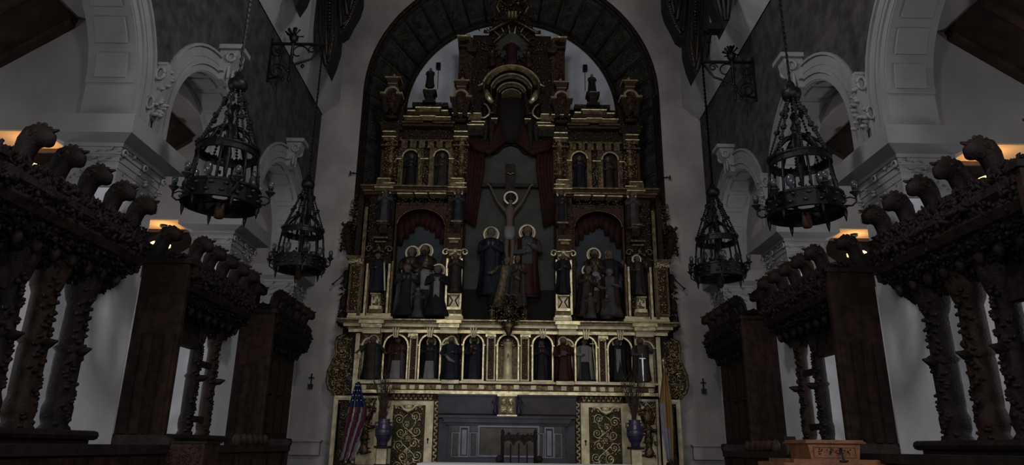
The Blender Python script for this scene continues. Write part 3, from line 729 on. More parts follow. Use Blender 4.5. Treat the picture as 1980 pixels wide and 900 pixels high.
# inner bay for the outer statues
rp('bay_ground', 709, 380, 757, 606, YF+.05, 15.9, 'ground_dark')
rp('gilt_strip', 748, 510, 752, 612, YF-.10, 15.7, 'gilt'); rp('gilt_strip', 754, 505, 758, 612, YF-.06, 15.7, 'gilt_old'); rp('gilt_strip', 710, 520, 713, 606, YF-.06, 15.7, 'gilt_old')
relief('carved_relief', 711, 385, 755, 500, YF+.03, 240, .040, 'gilt_old')
relief('carved_relief', 740, 515, 748, 605, YF, 50, .028)
for (xa, xb, ya, yb, pr, m) in ((716,736,566,570,.24,'gilt'),(718,734,570,592,.16,'gilt_cream'),(714,738,592,598,.22,'gilt'),(712,740,598,606,.16,'gilt_old')):
    rp('statue_pedestal', xa, ya, xb, yb, YF-pr, YF+.1, m)
relief('pedestal_relief', 720, 573, 732, 590, YF-.17, 22, .03, 'gilt_relief')
for (xa,xb,ya,yb,pr) in ((722,750,458,461,.14),(725,747,466,469,.10)): rp('bracket_moulding', xa, ya, xb, yb, YF-pr, YF+.1, 'gilt_old')
# curved pediment scrolls over the statue bays
def volute_pair(px, py, w, y, th=.03, m='gilt_old'):
    X, Z = W(px, py, y); q = MB()
    for s_ in (-1, 1):
        q.tube([(X+s_*(w-.0-.09*cos(t)*(1-t/11)), y, Z+.09*sin(t)*(1-t/11)) for t in [i*.6 for i in range(13)]], th, 5)
        q.tube([(X+s_*(w-.09), y, Z), (X+s_*w*.5, y-.03, Z-.08), (X, y-.04, Z-.02)], [th, th*1.1, th], 5)
    q.ball((X,y-.04,Z+.02), .06,.05,.08,8,5)
    part('volutes', q, m, A, True, sym=True)
volute_pair(733, 482, .24, YF-.02); volute_pair(880, 488, .22, YF-.16, m='gilt'); 
# inner great pilaster with statue niche
rp('great_pilaster', 862, 380, 893, 606, YF-.08, 15.9, 'ground_brown')
for x in (861, 889): rp('gilt_strip', x, 500, x+4, 606, YF-.13, YF, 'gilt')
rp('niche_back', 868, 508, 888, 568, YF-.09, YF, 'niche_black')
relief('carved_relief', 864, 385, 891, 450, YF-.10, 130, .036, 'gilt_old')
for (xa,xb,ya,yb,pr,m) in ((866,890,459,463,.22,'gilt'),(869,887,463,470,.14,'gilt_old'),(865,891,482,485,.26,'gilt'),(868,888,485,496,.18,'gilt_old'),
                           (866,889,567,571,.26,'gilt'),(868,887,571,594,.18,'gilt_cream'),(864,891,594,599,.24,'gilt'),(862,893,599,607,.18,'gilt_old')):
    rp('pilaster_moulding', xa, ya, xb, yb, YF-pr, YF, m)
q = MB(); X, Z = W(877.5, 583, YF-.2)
for s_ in (-1,1): q.tube([(X+s_*.10,YF-.19,Z+.12),(X+s_*.03,YF-.2,Z+.02),(X+s_*.10,YF-.19,Z-.11)], .014, 4)
part('cross_ornament', q, 'ground_brown', A, sym=True)
for px, py in ((884, 397), (742, 397)):     # small consoles for the upper statues
    X, Z = W(px, py+38, YF-.1); q = MB(); q.box(X-.13,X+.13,YF-.32,YF,Z,Z+.04); q.prism([(YF,Z),(YF-.28,Z),(YF-.1,Z-.2),(YF,Z-.22)], 'x', X-.09, X+.09); part('console', q, 'gilt_old', A, sym=True)
# scene bays: arch, blue painted ground, red festoon and frame
X0, X1 = Xp(759, 500), Xp(861, 500); zz0, zz1 = Zp(620, 810), Zp(392, 810); cxx = (X0+X1)/2; ww = (X1-X0)-.10; zsp = Zp(404, 810)-ww*.36
mb = MB()
for i in range(16):      # flattened arch head
    a = PI*i/16; b = PI*(i+1)/16
    mb.prism([(cxx-ww/2*cos(a), zsp+ww*.36*sin(a)), (cxx-ww/2*cos(b), zsp+ww*.36*sin(b)), (cxx-ww/2*cos(b), zz1), (cxx-ww/2*cos(a), zz1)], 'y', YF+.02, 15.8)
mb.box(X0, cxx-ww/2, YF+.02, 15.8, zz0, zz1).box(cxx+ww/2, X1, YF+.02, 15.8, zz0, zz1)
part('scene_arch', mb, 'ground_brown', A, sym=True)
q = MB(); q.tube([(cxx-ww/2*cos(PI*i/24), YF-.01, zsp+ww*.36*sin(PI*i/24)) for i in range(25)], .022, 5); part('arch_moulding', q, 'gilt_old', A, True, sym=True)
relief('carved_relief', 762, 380, 858, 399, YF, 120, .034, 'gilt_old')
rp('painted_ground', 765, 430, 857, 560, 15.80, 15.86, 'panel_blue'); rp('dark_ground', 765, 555, 857, 620, 15.78, 15.86, 'niche_black')
q = MB(); rd = random.Random(5)
for k in range(9):
    x = cxx-ww/2+.06+(ww-.12)*k/8; L = .30+.30*abs(k-4)/4+rd.uniform(-.05,.05); zt = zsp+ww*.36*math.sqrt(max(0,1-((x-cxx)/(ww/2))**2))-.02
    q.tube([(x,15.74,zt),(x+.03,15.70,zt-L*.5),(x+rd.uniform(-.03,.03),15.74,zt-L)], [.09,.10,.05], 7, .5)
part('red_festoon', q, 'curtain', A, True, sym=True)
q = MB()
for k in range(16): q.ball((X0+.1+(X1-X0-.2)*random.random(), 15.7, zz0+.05+.18*random.random()), .11, .08, .10, 6, 4)
part('rocky_ground', q, 'ground_dark', A, True, sym=True)
# the crucifixion bay
q = MB(); xe = abs(Xp(900, 450, 15.8)); q.box(-xe, xe, 15.80, 15.86, Zp(600,850,15.8), Zp(215,850,15.8)); part('painted_ground', q, 'panel_slate', A)
q = MB(); q.box(-xe, xe, 15.74, 15.85, Zp(622,850,15.8), Zp(560,850,15.8)); part('dark_ground', q, 'niche_black', A)
def drape(pts, name='curtain_fold', m='curtain', w=.07, n=7):
    q = MB(); q.tube([(Xp(x,y,15.62), yy, Zp(y,x,15.62)) for x, y, yy, r in pts], [r for *_, r in pts], 7, .8); part(name, q, m, A, True, sym=True)
for k in range(6):        # hanging red side curtains, then the swags gathered to the centre
    x = 900+k*6.5
    drape([(x-1, 268, 15.66, .05), (x+1, 320, 15.62-.02*(k%2), .062), (x-2-k*.9, 370, 15.64, .055), (x-4-k*2.4, 422+3*k, 15.66, .045)])
for k in range(7):
    drape([(905+k*4, 262+k*2, 15.58, .07), (918+k*5, 288-k*2, 15.54, .10-.004*k), (945+k*4, 296-k*9, 15.54, .11-.006*k), (972+k*1.2, 276-k*9, 15.57, .07), (982, 268-k*8, 15.6, .05)])
relief('tassel_fringe', 930, 225, 962, 280, 15.50, 60, .028)
for (x, y0_, y1_) in ((935,205,285),(946,212,292)): drape([(x, y0_, 15.5, .05), (x+5, (y0_+y1_)/2, 15.46, .09), (x+2, y1_, 15.5, .05)], m='ground_dark')
q = MB(); q.lathe((0,15.6,Zp(272)), [(.10,0),(.24,.12),(.34,.4),(.38,.8),(.36,1.15)], 14, 1, .6); part('dark_canopy', q, 'niche_black', A, True)
q = MB(); pl = [(985,212),(903,212),(903,322),(912,330),(926,308),(945,300),(962,296),(974,284),(985,280)]
pl = [(Xp(x, y, 15.7), Zp(y, x, 15.7)) for x, y in pl]; pl = [(0 if abs(x) < .06 else x, z) for x, z in pl]; q.prism(pl, 'y', 15.68, 15.75); part('curtain_drop', q, 'curtain', A, sym=True)
# cornice between tier 2 and 3
for ya, yb, xo, pr, m in ((366,369,700,.26,'gilt_old'),(369,372,702,.20,'ground_brown'),(372,376,704,.16,'gilt_old'),(376,380,706,.10,'ground_brown')):
    band('cornice_moulding', ya, yb, xo, pr, m, xin=896)
for x0_, x1_ in ((768,798),(802,826),(830,862)): rp('cornice_fillet', x0_, 371.5, x1_, 375.5, YF-.30, YF, 'gilt')
for x in (742, 884):
    rp('cornice_break', x-18, 360, x+18, 363, YF-.34, YF, 'gilt'); rp('cornice_break', x-14, 346, x+14, 360, YF-.24, YF, 'gilt_old'); rp('cornice_break', x-12, 343, x+12, 346, YF-.3, YF, 'gilt')

# --- tier 3 ------------------------------------------------------------------
for (xa, xb) in ((737,768),(877,905)):
    rp('column_ground', xa, 252, xb, 366, YF-.02, 15.9, 'ground_brown')
    q = MB(); X, Z0 = W((xa+xb)/2, 350, YF-.12); Z1 = Zp(270, (xa+xb)/2, YF-.12)
    H = Z1-Z0; q.lathe((X, YF-.12, Z0), [(.13,0),(.14,.03),(.10,.06),(.13,.2*H),(.14,.35*H),(.115,.38*H),(.125,.42*H),(.12,.7*H),(.10,.92*H),(.13,.95*H),(.15,H)], 14)
    col = part('column', q, 'gilt_old', A, True, sym=True)
    rd = random.Random(xa); q = MB()
    for k in range(120):
        a = rd.uniform(PI, 2*PI); z = Z0+.1+rd.random()*(H-.15); s_ = rd.uniform(.018,.036); q.ball((X+.135*cos(a), YF-.12+.135*sin(a), z), s_, s_, s_*.6, 5, 3, Matrix.Rotation(rd.uniform(0,6),3,'Y'))
    part('carved_relief', q, 'gilt_relief', A, True, sym=True)
    for ya, yb, w, pr, m in ((262,265,14,.30,'gilt'),(265,272,11,.24,'gilt_old'),(252,255,13,.26,'gilt'),(352,355,11,.26,'gilt'),(279,282,16,.26,'gilt_old')):
        rp('column_moulding', (xa+xb)/2-w, ya, (xa+xb)/2+w, yb, YF-pr, YF, m)
rp('bay_ground', 768, 243, 877, 366, YF+.12, 15.9, 'ground_dark')
relief('frieze_relief', 772, 247, 876, 272, YF+.10, 170, .034, 'gilt_old')
rp('frieze_moulding', 772, 270, 876, 273, YF-.02, 15.7, 'gilt_old')
for k in range(6): rp('bracket_block', 776+k*17, 272, 788+k*17, 286, YF-.02, 15.7, 'gilt_old')
for cx in (793, 853):
    c = Xp(cx, 325); w = .36; zs = Zp(304, cx); z0_ = Zp(364, cx)
    mb = arch_strip(c-.30, c+.30, z0_, Zp(286, cx), c, w, zs, YF+.02, 15.72); part('niche_front', mb, 'gilt_old', A, sym=True)
    part('niche_back', MB().box(c-.2, c+.2, 15.7, 15.74, z0_, zs+.22), 'niche_black', A, sym=True)
    rp('niche_sill', cx-16, 361, cx+16, 365, YF-.08, YF+.2, 'gilt_old')
    part('niche_moulding', ring_arc(c, zs, w/2, .03, YF+.02, .04, n=12), 'gilt', A, sym=True)
for xc in (771, 817, 823, 873):
    relief('carved_relief', xc-4, 290, xc+4, 362, YF+.0, 70, .026); 
    rp('small_capital', xc-5, 305, xc+5, 308, YF-.06, YF+.1, 'gilt')
# upper entablature and stepped cornice
for ya, yb, xa, xb, pr, m in ((205,209,803,853,.26,'gilt'),(209,217,806,850,.18,'gilt_old'),(211,215,788,803,.30,'gilt'),(211,215,853,866,.30,'gilt'),(217,222,790,868,.16,'ground_brown'),
        (223,226,780,812,.26,'gilt'),(222,225,812,842,.30,'gilt'),(224,227,842,872,.26,'gilt'),(227,233,782,872,.18,'gilt_old'),(234,237,777,818,.20,'gilt_old'),(235,238,836,879,.20,'gilt_old'),(238,244,778,877,.12,'ground_brown'),
        (217,220,874,910,.34,'gilt'),(220,226,878,906,.26,'gilt_old'),(217,220,915,930,.30,'gilt'),(220,232,905,932,.14,'gilt_old'),(233,236,911,938,.26,'gilt'),(236,240,908,940,.16,'gilt_old'),(239,242,904,936,.24,'gilt'),
        (227,230,950,962,.2,'gilt'),(217,219,948,955,.2,'gilt_old'),(240,262,905,940,.05,'ground_dark')):
    rp('entablature_moulding', xa, ya, xb, yb, YF-pr, 15.95, m)
q = MB(); X, Z = W(940, 222, YF-.1)
q.tube([(X-.14,YF-.2,Z-.14),(X-.02,YF-.22,Z-.14),(X+.07,YF-.22,Z-.06),(X+.09,YF-.22,Z+.05),(X+.02,YF-.2,Z+.2),(X-.06,YF-.2,Z+.26)], .028, 6); part('curved_moulding', q, 'gilt', A, True, sym=True)
# V-shaped broken pediments with roundel and urn over each column
def pediment(px, py, w=19, up=True, sym=True):
    X, Z = W(px, py, YF-.2); k_ = .0124
    for s_ in (-1, 1):
        q = MB(); q.box(X+s_*(w-9)*k_, X+s_*(w+3)*k_, YF-.44, YF-.1, Z+.0, Z+.05)
        part('pediment_cap', q, 'gilt', A, sym=sym)
    q = MB()
    for s_ in (-1, 1):
        q.prism([(X+s_*(w+1)*k_, Z), (X+s_*(w-8)*k_, Z), (X+s_*.04, Z-.46), (X+s_*.15, Z-.50)], 'y', YF-.38, YF-.1)
    part('broken_pediment', q, 'ground_dark', A, sym=sym)
    q = ring_arc(X, Z+.08, .13, .055, YF-.12, .22, 0.1, PI-.1, 12); part('arched_hood', q, 'gilt', A, sym=sym)
    q = MB(); q.lathe((X,YF-.2,Z-.30),[(.05,0),(.12,.10),(.15,.28),(.15,.38),(.10,.46)],12,1,.6); q.box(X-.14,X+.14,YF-.3,YF-.05,Z-.55,Z-.52); leafy(q,X-.1,X+.1,Z-.55,Z+.1,YF-.3,40,.035,int(px))
    part('roundel', q, 'ground_brown', A, True, sym=sym)
    q = MB()
    for (zz, hw, h) in ((.26,.10,.10),(.36,.13,.06),(.42,.16,.06),(.48,.19,.045)): q.box(X-hw,X+hw,YF-.32,YF-.02,Z+zz,Z+zz+h)
    part('finial_pedestal', q, 'ground_brown', A, sym=sym)
    q = MB()
    for (zz, hw, h) in ((.33,.12,.018),(.50,.195,.035)): q.box(X-hw,X+hw,YF-.34,YF-.02,Z+zz,Z+zz+h)
    part('finial_moulding', q, 'gilt', A, sym=sym)
    q = MB(); q.lathe((X,YF-.18,Z+.535),[(.06,0),(.10,.05),(.11,.12),(.06,.2),(.03,.24),(.05,.28),(.025,.34),(.01,.42)],10); part('urn', q, 'gilt_old', A, True, sym=sym)
pediment(759, 190); pediment(892, 196)
relief('carved_relief', 736, 200, 782, 250, YF-.02, 110, .038, 'gilt_old'); relief('carved_relief', 874, 200, 912, 250, YF-.02, 90, .036, 'gilt_old')
rp('column_ground', 738, 200, 780, 252, YF+.0, 15.95, 'ground_dark'); rp('column_ground', 874, 200, 908, 252, YF+.0, 15.95, 'ground_dark')
# pedestal for the small dark statue between the pediments
q = MB(); X, Z = W(831, 205, YF)
for (zz, hw, h) in ((0,.16,.06),(.06,.11,.09),(.15,.09,.08),(.23,.13,.06),(.29,.165,.07)): q.box(X-hw,X+hw,YF-.2,YF+.1,Z+zz,Z+zz+h)
part('statue_pedestal', q, 'ground_dark', A, sym=True)
q = MB(); q.box(X-.09,X+.09,YF-.215,YF-.19,Z+.335,Z+.355); q.box(X-.06,X+.06,YF-.2,YF-.1,Z+.20,Z+.21); part('gilt_fillet', q, 'gilt', A, sym=True)
rp('crest_board', 797, 198, 866, 206, YF-.02, 15.95, 'ground_dark'); relief('carved_relief', 799, 198, 864, 205, YF-.03, 50, .028, 'gilt_old')

# --- attic -------------------------------------------------------------------
rp('attic_pilaster', 886, 72, 912, 210, YF-.0, 16.0, 'ground_brown'); relief('carved_relief', 888, 95, 910, 205, YF-.02, 150, .034, 'gilt_old')
for ya, yb, xa, xb, pr, m in ((66,70,884,910,.24,'gilt'),(76,78,888,903,.2,'gilt_old'),(70,76,887,907,.16,'ground_brown'),(88,90,886,904,.14,'gilt_old'),(97,99,905,921,.16,'gilt_old'),(90,97,903,921,.12,'ground_brown')):
    rp('attic_moulding', xa, ya, xb, yb, YF-pr, 15.95, m)
q = MB(); xa_ = abs(Xp(912, 140)); q.box(-xa_, xa_, YF+.12, 16.2, Zp(215), Zp(62)); part('attic_field', q, 'ground_dark', A)
q = MB(); leafy(q, Xp(912,140), -.05, Zp(205), Zp(75), YF+.10, 330, .042, 91); part('carved_relief', q, 'gilt_old', A, True, sym=True)
# arched hood of nested mouldings
zc_ = Zp(186, 987, YF-.3)
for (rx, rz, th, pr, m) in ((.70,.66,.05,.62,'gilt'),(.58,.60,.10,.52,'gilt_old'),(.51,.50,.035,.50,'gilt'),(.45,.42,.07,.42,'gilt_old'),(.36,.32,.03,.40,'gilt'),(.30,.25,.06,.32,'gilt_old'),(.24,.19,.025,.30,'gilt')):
    q = MB(); n = 22
    for i in range(n):
        a = .32+(PI-.64)*i/n; b = .32+(PI-.64)*(i+1)/n
        q.prism([(rx*cos(a), zc_+rz*sin(a)), ((rx+th*.8)*cos(a), zc_+(rz+th*.8)*sin(a)), ((rx+th*.8)*cos(b), zc_+(rz+th*.8)*sin(b)), (rx*cos(b), zc_+rz*sin(b))], 'y', YF-pr, YF+.1)
    part('hood_moulding', q, m, A)
q = MB(); X, Z = W(934, 164, YF-.4); q.tube([(X-.12,YF-.4,Z-.02),(X-.03,YF-.42,Z),(X+.03,YF-.42,Z+.08),(X+.10,YF-.42,Z+.16)], .03, 6); q.tube([(X+.08,YF-.3,Z-.1),(X+.13,YF-.33,Z-.3),(X+.24,YF-.33,Z-.45)], [.05,.09,.05], 7); part('hood_end_scroll', q, 'gilt', A, True, sym=True)
# God the Father roundel with rays, flanking angels, and the broken top pediment
q = MB(); Xc, Zc_ = 0, Zp(88, 988, YF); q.lathe((0,0,0),[(.40,0),(.42,.03),(.36,.05)],24); q.xf(Matrix.Translation((0,YF+.06,Zc_)) @ Matrix.Rotation(PI/2,4,'X')); part('roundel', q, 'panel_slate', A)
for k in range(18):
    a = 2*PI*k/18; q = MB(); q.tube([(.36*cos(a),YF+.0,Zc_+.36*sin(a)),((.56+.07*(k%2))*cos(a),YF-.05,Zc_+(.56+.07*(k%2))*sin(a))],[.03,.012],5); part('ray', q, 'gilt' if 2 < k < 8 else 'gilt_old', A)
q = MB()
for s_ in (-1,1):
    q.tube([(s_*.02,YF-.22,Zp(50,988)+.02),(s_*.30,YF-.22,Zp(58,988)),(s_*.62,YF-.22,Zp(72,988)),(s_*.72,YF-.2,Zp(70,988))],[.04,.045,.04,.05],6)
    q.tube([(s_*.10,YF-.2,Zp(66,988)),(s_*.26,YF-.2,Zp(76,988)),(s_*.48,YF-.2,Zp(92,988))],[.03,.035,.02],6)
part('top_pediment', q, 'gilt_old', A, True)
q = MB(); z_ = Zp(47, 990)
for dx in (-.085,0,.085): q.box(dx-.022, dx+.022, YF-.34, YF-.2, z_-.0, z_+.16)
q2 = part('gilt_triglyph', q, 'gilt', A); q = MB(); q.box(-.13,.13,YF-.3,YF,z_-.04,z_+.2); part('key_block', q, 'ground_brown', A)
q = MB(); rd = random.Random(3)
for k in range(240):      # the crest of carved foliage that climbs above the pediment
    t = rd.random(); x = rd.gauss(0, .34*(1-.6*t)); z = Zp(60, 990)+t*1.5; s_ = rd.uniform(.03,.07); q.ball((x, YF+rd.uniform(-.1,.25), z), s_, s_*.7, s_*.5, 5, 3, Matrix.Rotation(rd.uniform(0,6),3,'Y'))
part('crest_carving', q, 'gilt_old', A, True)
q = MB(); q.prism([(-.62,Zp(66,990)),(.62,Zp(66,990)),(.45,Zp(30,990)),(.16,Zp(5,990)),(0,Zp(-30,990)),(-.16,Zp(5,990)),(-.45,Zp(30,990))],'y',YF+.1,YF+.35); part('crest_board', q, 'ground_dark', A)
for s_ in (-1,1):
    q = MB(); q.tube([(s_*.30,YF+.1,Zp(25,990)),(s_*.42,YF,Zp(14,990)),(s_*.36,YF,Zp(0,990)),(s_*.22,YF,Zp(6,990))],[.06,.05,.04,.02],6); part('crest_scroll', q, 'gilt_old', A, True)
# trumpeting ornaments and hooks at the sides
for px, py, dx, dy in ((655, 540, -10, 12), (684, 333, -2, 0)):
    X, Z = W(px, py, 15.8); q = MB()
    if py > 400:
        q.tube([(X+.12,15.8,Z+.14),(X,15.8,Z),(X-.10,15.8,Z-.10)], .014, 6); q.tube([(X-.10,15.8,Z-.10),(X-.14,15.8,Z-.14)],[.014,.045],8)
        q.ball((X+.17,15.8,Z+.12),.09,.07,.11,8,5); q.ball((X+.20,15.8,Z-.08),.10,.07,.18,8,5); q.ball((X+.18,15.8,Z-.55),.12,.08,.2,7,5); q.ball((X+.16,15.8,Z-.95),.13,.08,.2,7,5)
        leafy(q, X+.08, X+.3, Z-1.1, Z+.1, 15.76, 70, .05, 12)
        part('trumpet_cherub', q, 'ground_dark', A, True, sym=True)
    else:
        q.tube([(X,15.9,Z),(X-.02,15.82,Z)], .014, 5); q.box(X-.10,X+.10,15.86,15.9,Z-.01,Z+.01); q.box(X-.11,X-.09,15.84,15.92,Z-.05,Z+.05); part('iron_hook', q, 'iron', A, sym=True)
q = MB(); X, Z = W(673, 462, 15.8)
for (dx, dz, r) in ((0,.35,.09),(-.05,.2,.12),(-.02,.02,.13),(.03,-.15,.12),(.06,-.3,.09)): q.ball((X+dx,15.8,Z+dz),r,.08,r*1.1,8,5)
leafy(q, X-.15, X+.12, Z-.35, Z+.4, 15.74, 60, .045, 4); part('side_carving', q, 'ground_dark', A, True, sym=True)
# ---------------------------------------------------------------- statues
def hand(mb, p, d, s):
    """a small hand: palm and five unequal bent fingers; p wrist, d direction, s hand length"""
    p = Vector(p); d = Vector(d).normalized(); side = d.cross(Vector((0,-1,0.01))).normalized(); nrm = side.cross(d)
    mb.tube([p-d*s*.1, p+d*s*.25, p+d*s*.5], [s*.16, s*.24, s*.2], 6)
    for k, L in enumerate((.40,.48,.44,.34)):
        o = p+d*s*.45+side*s*(.16-.11*k); mb.tube([o, o+d*s*L*.55-nrm*s*.03, o+d*s*L*.85-nrm*s*.14], [s*.055,s*.05,s*.035], 4)
    o = p+d*s*.12+side*s*.18; mb.tube([o, o+d*s*.18+side*s*.14, o+d*s*.36+side*s*.13-nrm*s*.06], [s*.06,s*.055,s*.04], 4)
def statue(label, px, py0, py1, Y, robe, cloak=None, pose='pray', hair='hair_brown', beard=False, halo=True, attr=None, veil=None, lower=None,
           group=None, lean=0, cat='statue', kneel=False, mitre=False, turn=0, width=1.0, back_y=None):
    """px centre, py0 head top, py1 feet in the photograph at depth Y"""
    X, Z0 = W(px, py1, Y); Z1 = W(px, py0, Y)[1]; h = Z1-Z0
    o = thing('saint_statue', label, cat, (X, Y, Z0), group, turn); o.rotation_euler.y = lean
    k = 1.32 if kneel else 1.0           # kneeling figure: wider for its height
    hw = h*width*k
    mb = MB(); n = 18; ph = (px*13 % 7)
    prof = [(0,.165,.125),(.04,.16,.12),(.16,.15,.112),(.30,.138,.105),(.44,.125,.10),(.56,.112,.092),(.63,.115,.095),(.70,.130,.10),(.77,.142,.098),(.81,.125,.085),(.832,.075,.06),(.848,.036,.038)]
    headp = [(.865,.034,.037),(.878,.044,.048),(.90,.054,.062),(.925,.059,.068),(.95,.056,.066),(.975,.044,.052),(.993,.020,.026)]
    if kneel: prof = [(0,.19,.20),(.05,.19,.19),(.16,.16,.16),(.30,.13,.12),(.44,.115,.095)]+prof[5:]; 
    vs = []; allp = prof+headp
    for z, rx, ry in allp:
        for j in range(n):
            q = 2*PI*j/n; f = 1+(.11*sin(6*q+ph+z*4)+.05*sin(11*q-ph))*max(0,1-z/.72) if z < .8 else 1
            zz = z if z < .84 else .84+(z-.84)*1
            vs.append((rx*hw*f*cos(q), ry*hw*f*sin(q)-(.015*h if z > .85 else 0), zz*h))
    fs = []; K = len(allp); nb = len(prof)
    low = sum(1 for z,_,_ in prof if z < .33)
    for i in range(K-1):
        mb.mi = 1 if i >= nb-1 else (2 if (lower and i < low) else 0)
        mb.f += [(i*n+j, i*n+(j+1)%n, (i+1)*n+(j+1)%n, (i+1)*n+j) for j in range(n)]; mb.m += [mb.mi]*n
    mb.v = vs; mb.f += [tuple(range(n))[::-1], tuple((K-1)*n+j for j in range(n))]; mb.m += [0,1]
    S = h
    P = {'pray': [((.13,-.01,.77),(.16,-.06,.63),(.03,-.13,.70),(0,-.02,1)), ((-.13,-.01,.77),(-.16,-.06,.63),(-.03,-.13,.70),(0,-.02,1))],
         'book': [((.13,-.01,.77),(.17,-.05,.62),(.06,-.15,.62),(-.6,-.3,.2)), ((-.13,-.01,.77),(-.17,-.03,.61),(-.10,-.14,.55),(.4,-.4,.2))],
         'staff': [((.13,-.01,.77),(.20,-.06,.66),(.19,-.14,.72),(0,-.3,1)), ((-.13,-.01,.77),(-.16,-.05,.61),(-.05,-.14,.60),(.7,-.3,.1))],
         'chest': [((.13,-.01,.77),(.18,-.04,.62),(.05,-.12,.70),(-1,-.1,.3)), ((-.13,-.01,.77),(-.17,-.04,.60),(-.02,-.13,.60),(1,-.2,.1))],
         'out': [((.13,-.01,.77),(.21,-.05,.66),(.25,-.12,.60),(.4,-.5,-.1)), ((-.13,-.01,.77),(-.21,-.05,.66),(-.25,-.12,.60),(-.4,-.5,-.1))]}[pose]
    for sh, el, wr, dr in P:
        mb.mi = 0
        A_, B_, C_ = [Vector((v[0]*hw/h, v[1], v[2]))*S for v in (sh, el, wr)]
        mb.tube([A_, (A_*.5+B_*.5)+Vector((0,0,.005*S)), B_, B_*.45+C_*.55, C_], [.042*S,.040*S,.040*S,.042*S,.034*S], 7)
        mb.mi = 1; hand(mb, C_, dr, .085*S)
    mb.mi = 1
    mb.tube([(0,-.070*S,.935*S),(0,-.088*S,.915*S),(0,-.078*S,.908*S)], [.006*S,.011*S,.007*S], 5)      # nose
    for s_ in (-1,1):
        mb.ball((s_*.022*S,-.076*S,.932*S), .009*S, .005*S, .006*S, 5, 3); mb.ball((s_*.060*S,-.01*S,.922*S), .008*S,.012*S,.018*S,5,3)
    mb.tube([(-.016*S,-.074*S,.893*S),(0,-.079*S,.892*S),(.016*S,-.074*S,.893*S)], .005*S, 4)
    body = mesh('body', mb, [robe, 'flesh_pale', lower or robe], True); ob('body', body, o)
    if veil:
        q = MB(); q.lathe((0,.012*S,.76*S), [(.12*S,0),(.085*S,.07*S),(.066*S,.12*S),(.072*S,.17*S),(.058*S,.23*S),(.02*S,.252*S)], 12, 1, .95, lambda a, z: 1 if sin(a) > -.55 else .55)
        part('veil', q, veil, o, True)
    elif hair:
        q = MB(); q.lathe((0,.012*S,.855*S), [(.05*S,0),(.062*S,.03*S),(.066*S,.08*S),(.060*S,.12*S),(.035*S,.145*S),(.01*S,.150*S)], 12, 1, 1.02, lambda a, z: 1.03 if sin(a) > -.4 else .62)
        part('hair', q, hair, o, True)
    if beard:
        q = MB(); q.ball((0,-.062*S,.872*S), .034*S, .026*S, .045*S, 8, 5); part('beard', q, hair or 'hair_brown', o, True)
    if cloak:
        q = MB(); N_ = 16; prof2 = [(.03,.185,.15),(.25,.165,.135),(.45,.150,.125),(.62,.150,.12),(.74,.160,.115),(.80,.145,.10),(.835,.080,.065)]
        a0, a1 = -PI*.32, PI*1.32; vs = []
        for lay in (1.0, .90):
            for z, rx, ry in prof2:
                for j in range(N_+1):
                    a = a0+(a1-a0)*j/N_; f = 1+.07*sin(7*a+z*5+ph)*(1-z)
                    vs.append((rx*hw*f*lay*cos(a), ry*hw*f*lay*sin(a), z*S))
        K2 = len(prof2); w_ = N_+1; fs = []
        for L in range(2):
            for i in range(K2-1):
                for j in range(N_):
                    b = L*K2*w_+i*w_+j; f = (b, b+1, b+w_+1, b+w_); fs.append(f if L == 0 else f[::-1])
        for i in range(K2-1):
            for j in (0, N_):
                b = i*w_+j; fs.append((b, b+w_, b+w_+K2*w_, b+K2*w_))
        for j in range(N_): fs.append((j, j+K2*w_, j+1+K2*w_, j+1))
        q.add(vs, fs); part('cloak', q, cloak, o, True)
    if mitre:
        q = MB(); q.lathe((0,0,.965*S), [(.050*S,0),(.058*S,.04*S),(.045*S,.09*S),(.006*S,.15*S)], 10, 1, .7); part('mitre', q, 'gold_cloth', o, True)
    if halo:
        q = MB(); R_ = .105*S*(1.15 if kneel else 1); cz = .925*S
        pts = [(R_*cos(2*PI*i/28), .075*S, cz+R_*sin(2*PI*i/28)) for i in range(28)]
        q.tube(pts, .021*S, 5, .35, closed=True); q.tube([(R_*.74*x/R_, y, cz+(z-cz)*.74) for x, y, z in pts], .008*S, 4, .5, closed=True)
        part('halo', q, 'halo_gold', o, True)
    if attr == 'sword':
        q = MB(); q.prism([(-.012*S,.0),(.012*S,.0),(.020*S,.50*S),(-.020*S,.50*S)], 'y', -.20*S, -.185*S); q.box(-.07*S,.07*S,-.205*S,-.18*S,.50*S,.52*S); q.tube([(0,-.19*S,.52*S),(0,-.19*S,.62*S)],.012*S,6); part('sword', q, 'silver', o)
    if attr in ('cross', 'staff', 'candle'):
        q = MB(); x = .19*S; z1 = {'cross':.98,'staff':1.02,'candle':.72}[attr]*S; q.tube([(x+.05*S,-.15*S,.02*S),(x-.01*S,-.15*S,z1)], .011*S*(2.0 if attr=='candle' else 1), 6)
        if attr == 'cross': q.box(x-.075*S,x+.06*S,-.165*S,-.14*S,.85*S,.875*S)
        if attr == 'staff': q.ball((x-.01*S,-.15*S,z1),.022*S,.022*S,.03*S,6,4)
        part(attr if attr != 'cross' else 'hand_cross', q, 'halo_gold' if attr != 'staff' else 'gilt_old', o, True)
    if attr == 'book':
        q = MB(); q.box(-.07*S,.05*S,-.185*S,-.15*S,.57*S,.67*S); part('book', q, 'grey_cloth', o)
    if attr == 'scapular':
        q = MB(); q.box(-.055*S,.055*S,-.135*S,-.115*S,.10*S,.74*S); part('scapular', q, 'white_cloth', o)
    if attr == 'child':
        q = MB(); q.lathe((-.06*S,-.15*S,.58*S), [(.03*S,0),(.045*S,.04*S),(.04*S,.10*S),(.02*S,.13*S)], 10, 1, .8); q.mi = 1; q.ball((-.055*S,-.16*S,.745*S),.032*S,.034*S,.04*S,8,6)
        q.mi = 0; q.tube([(-.03*S,-.16*S,.69*S),(.02*S,-.18*S,.66*S)], .013*S, 5); part('child', q, ['red_cloth','flesh_pale'], o, True)
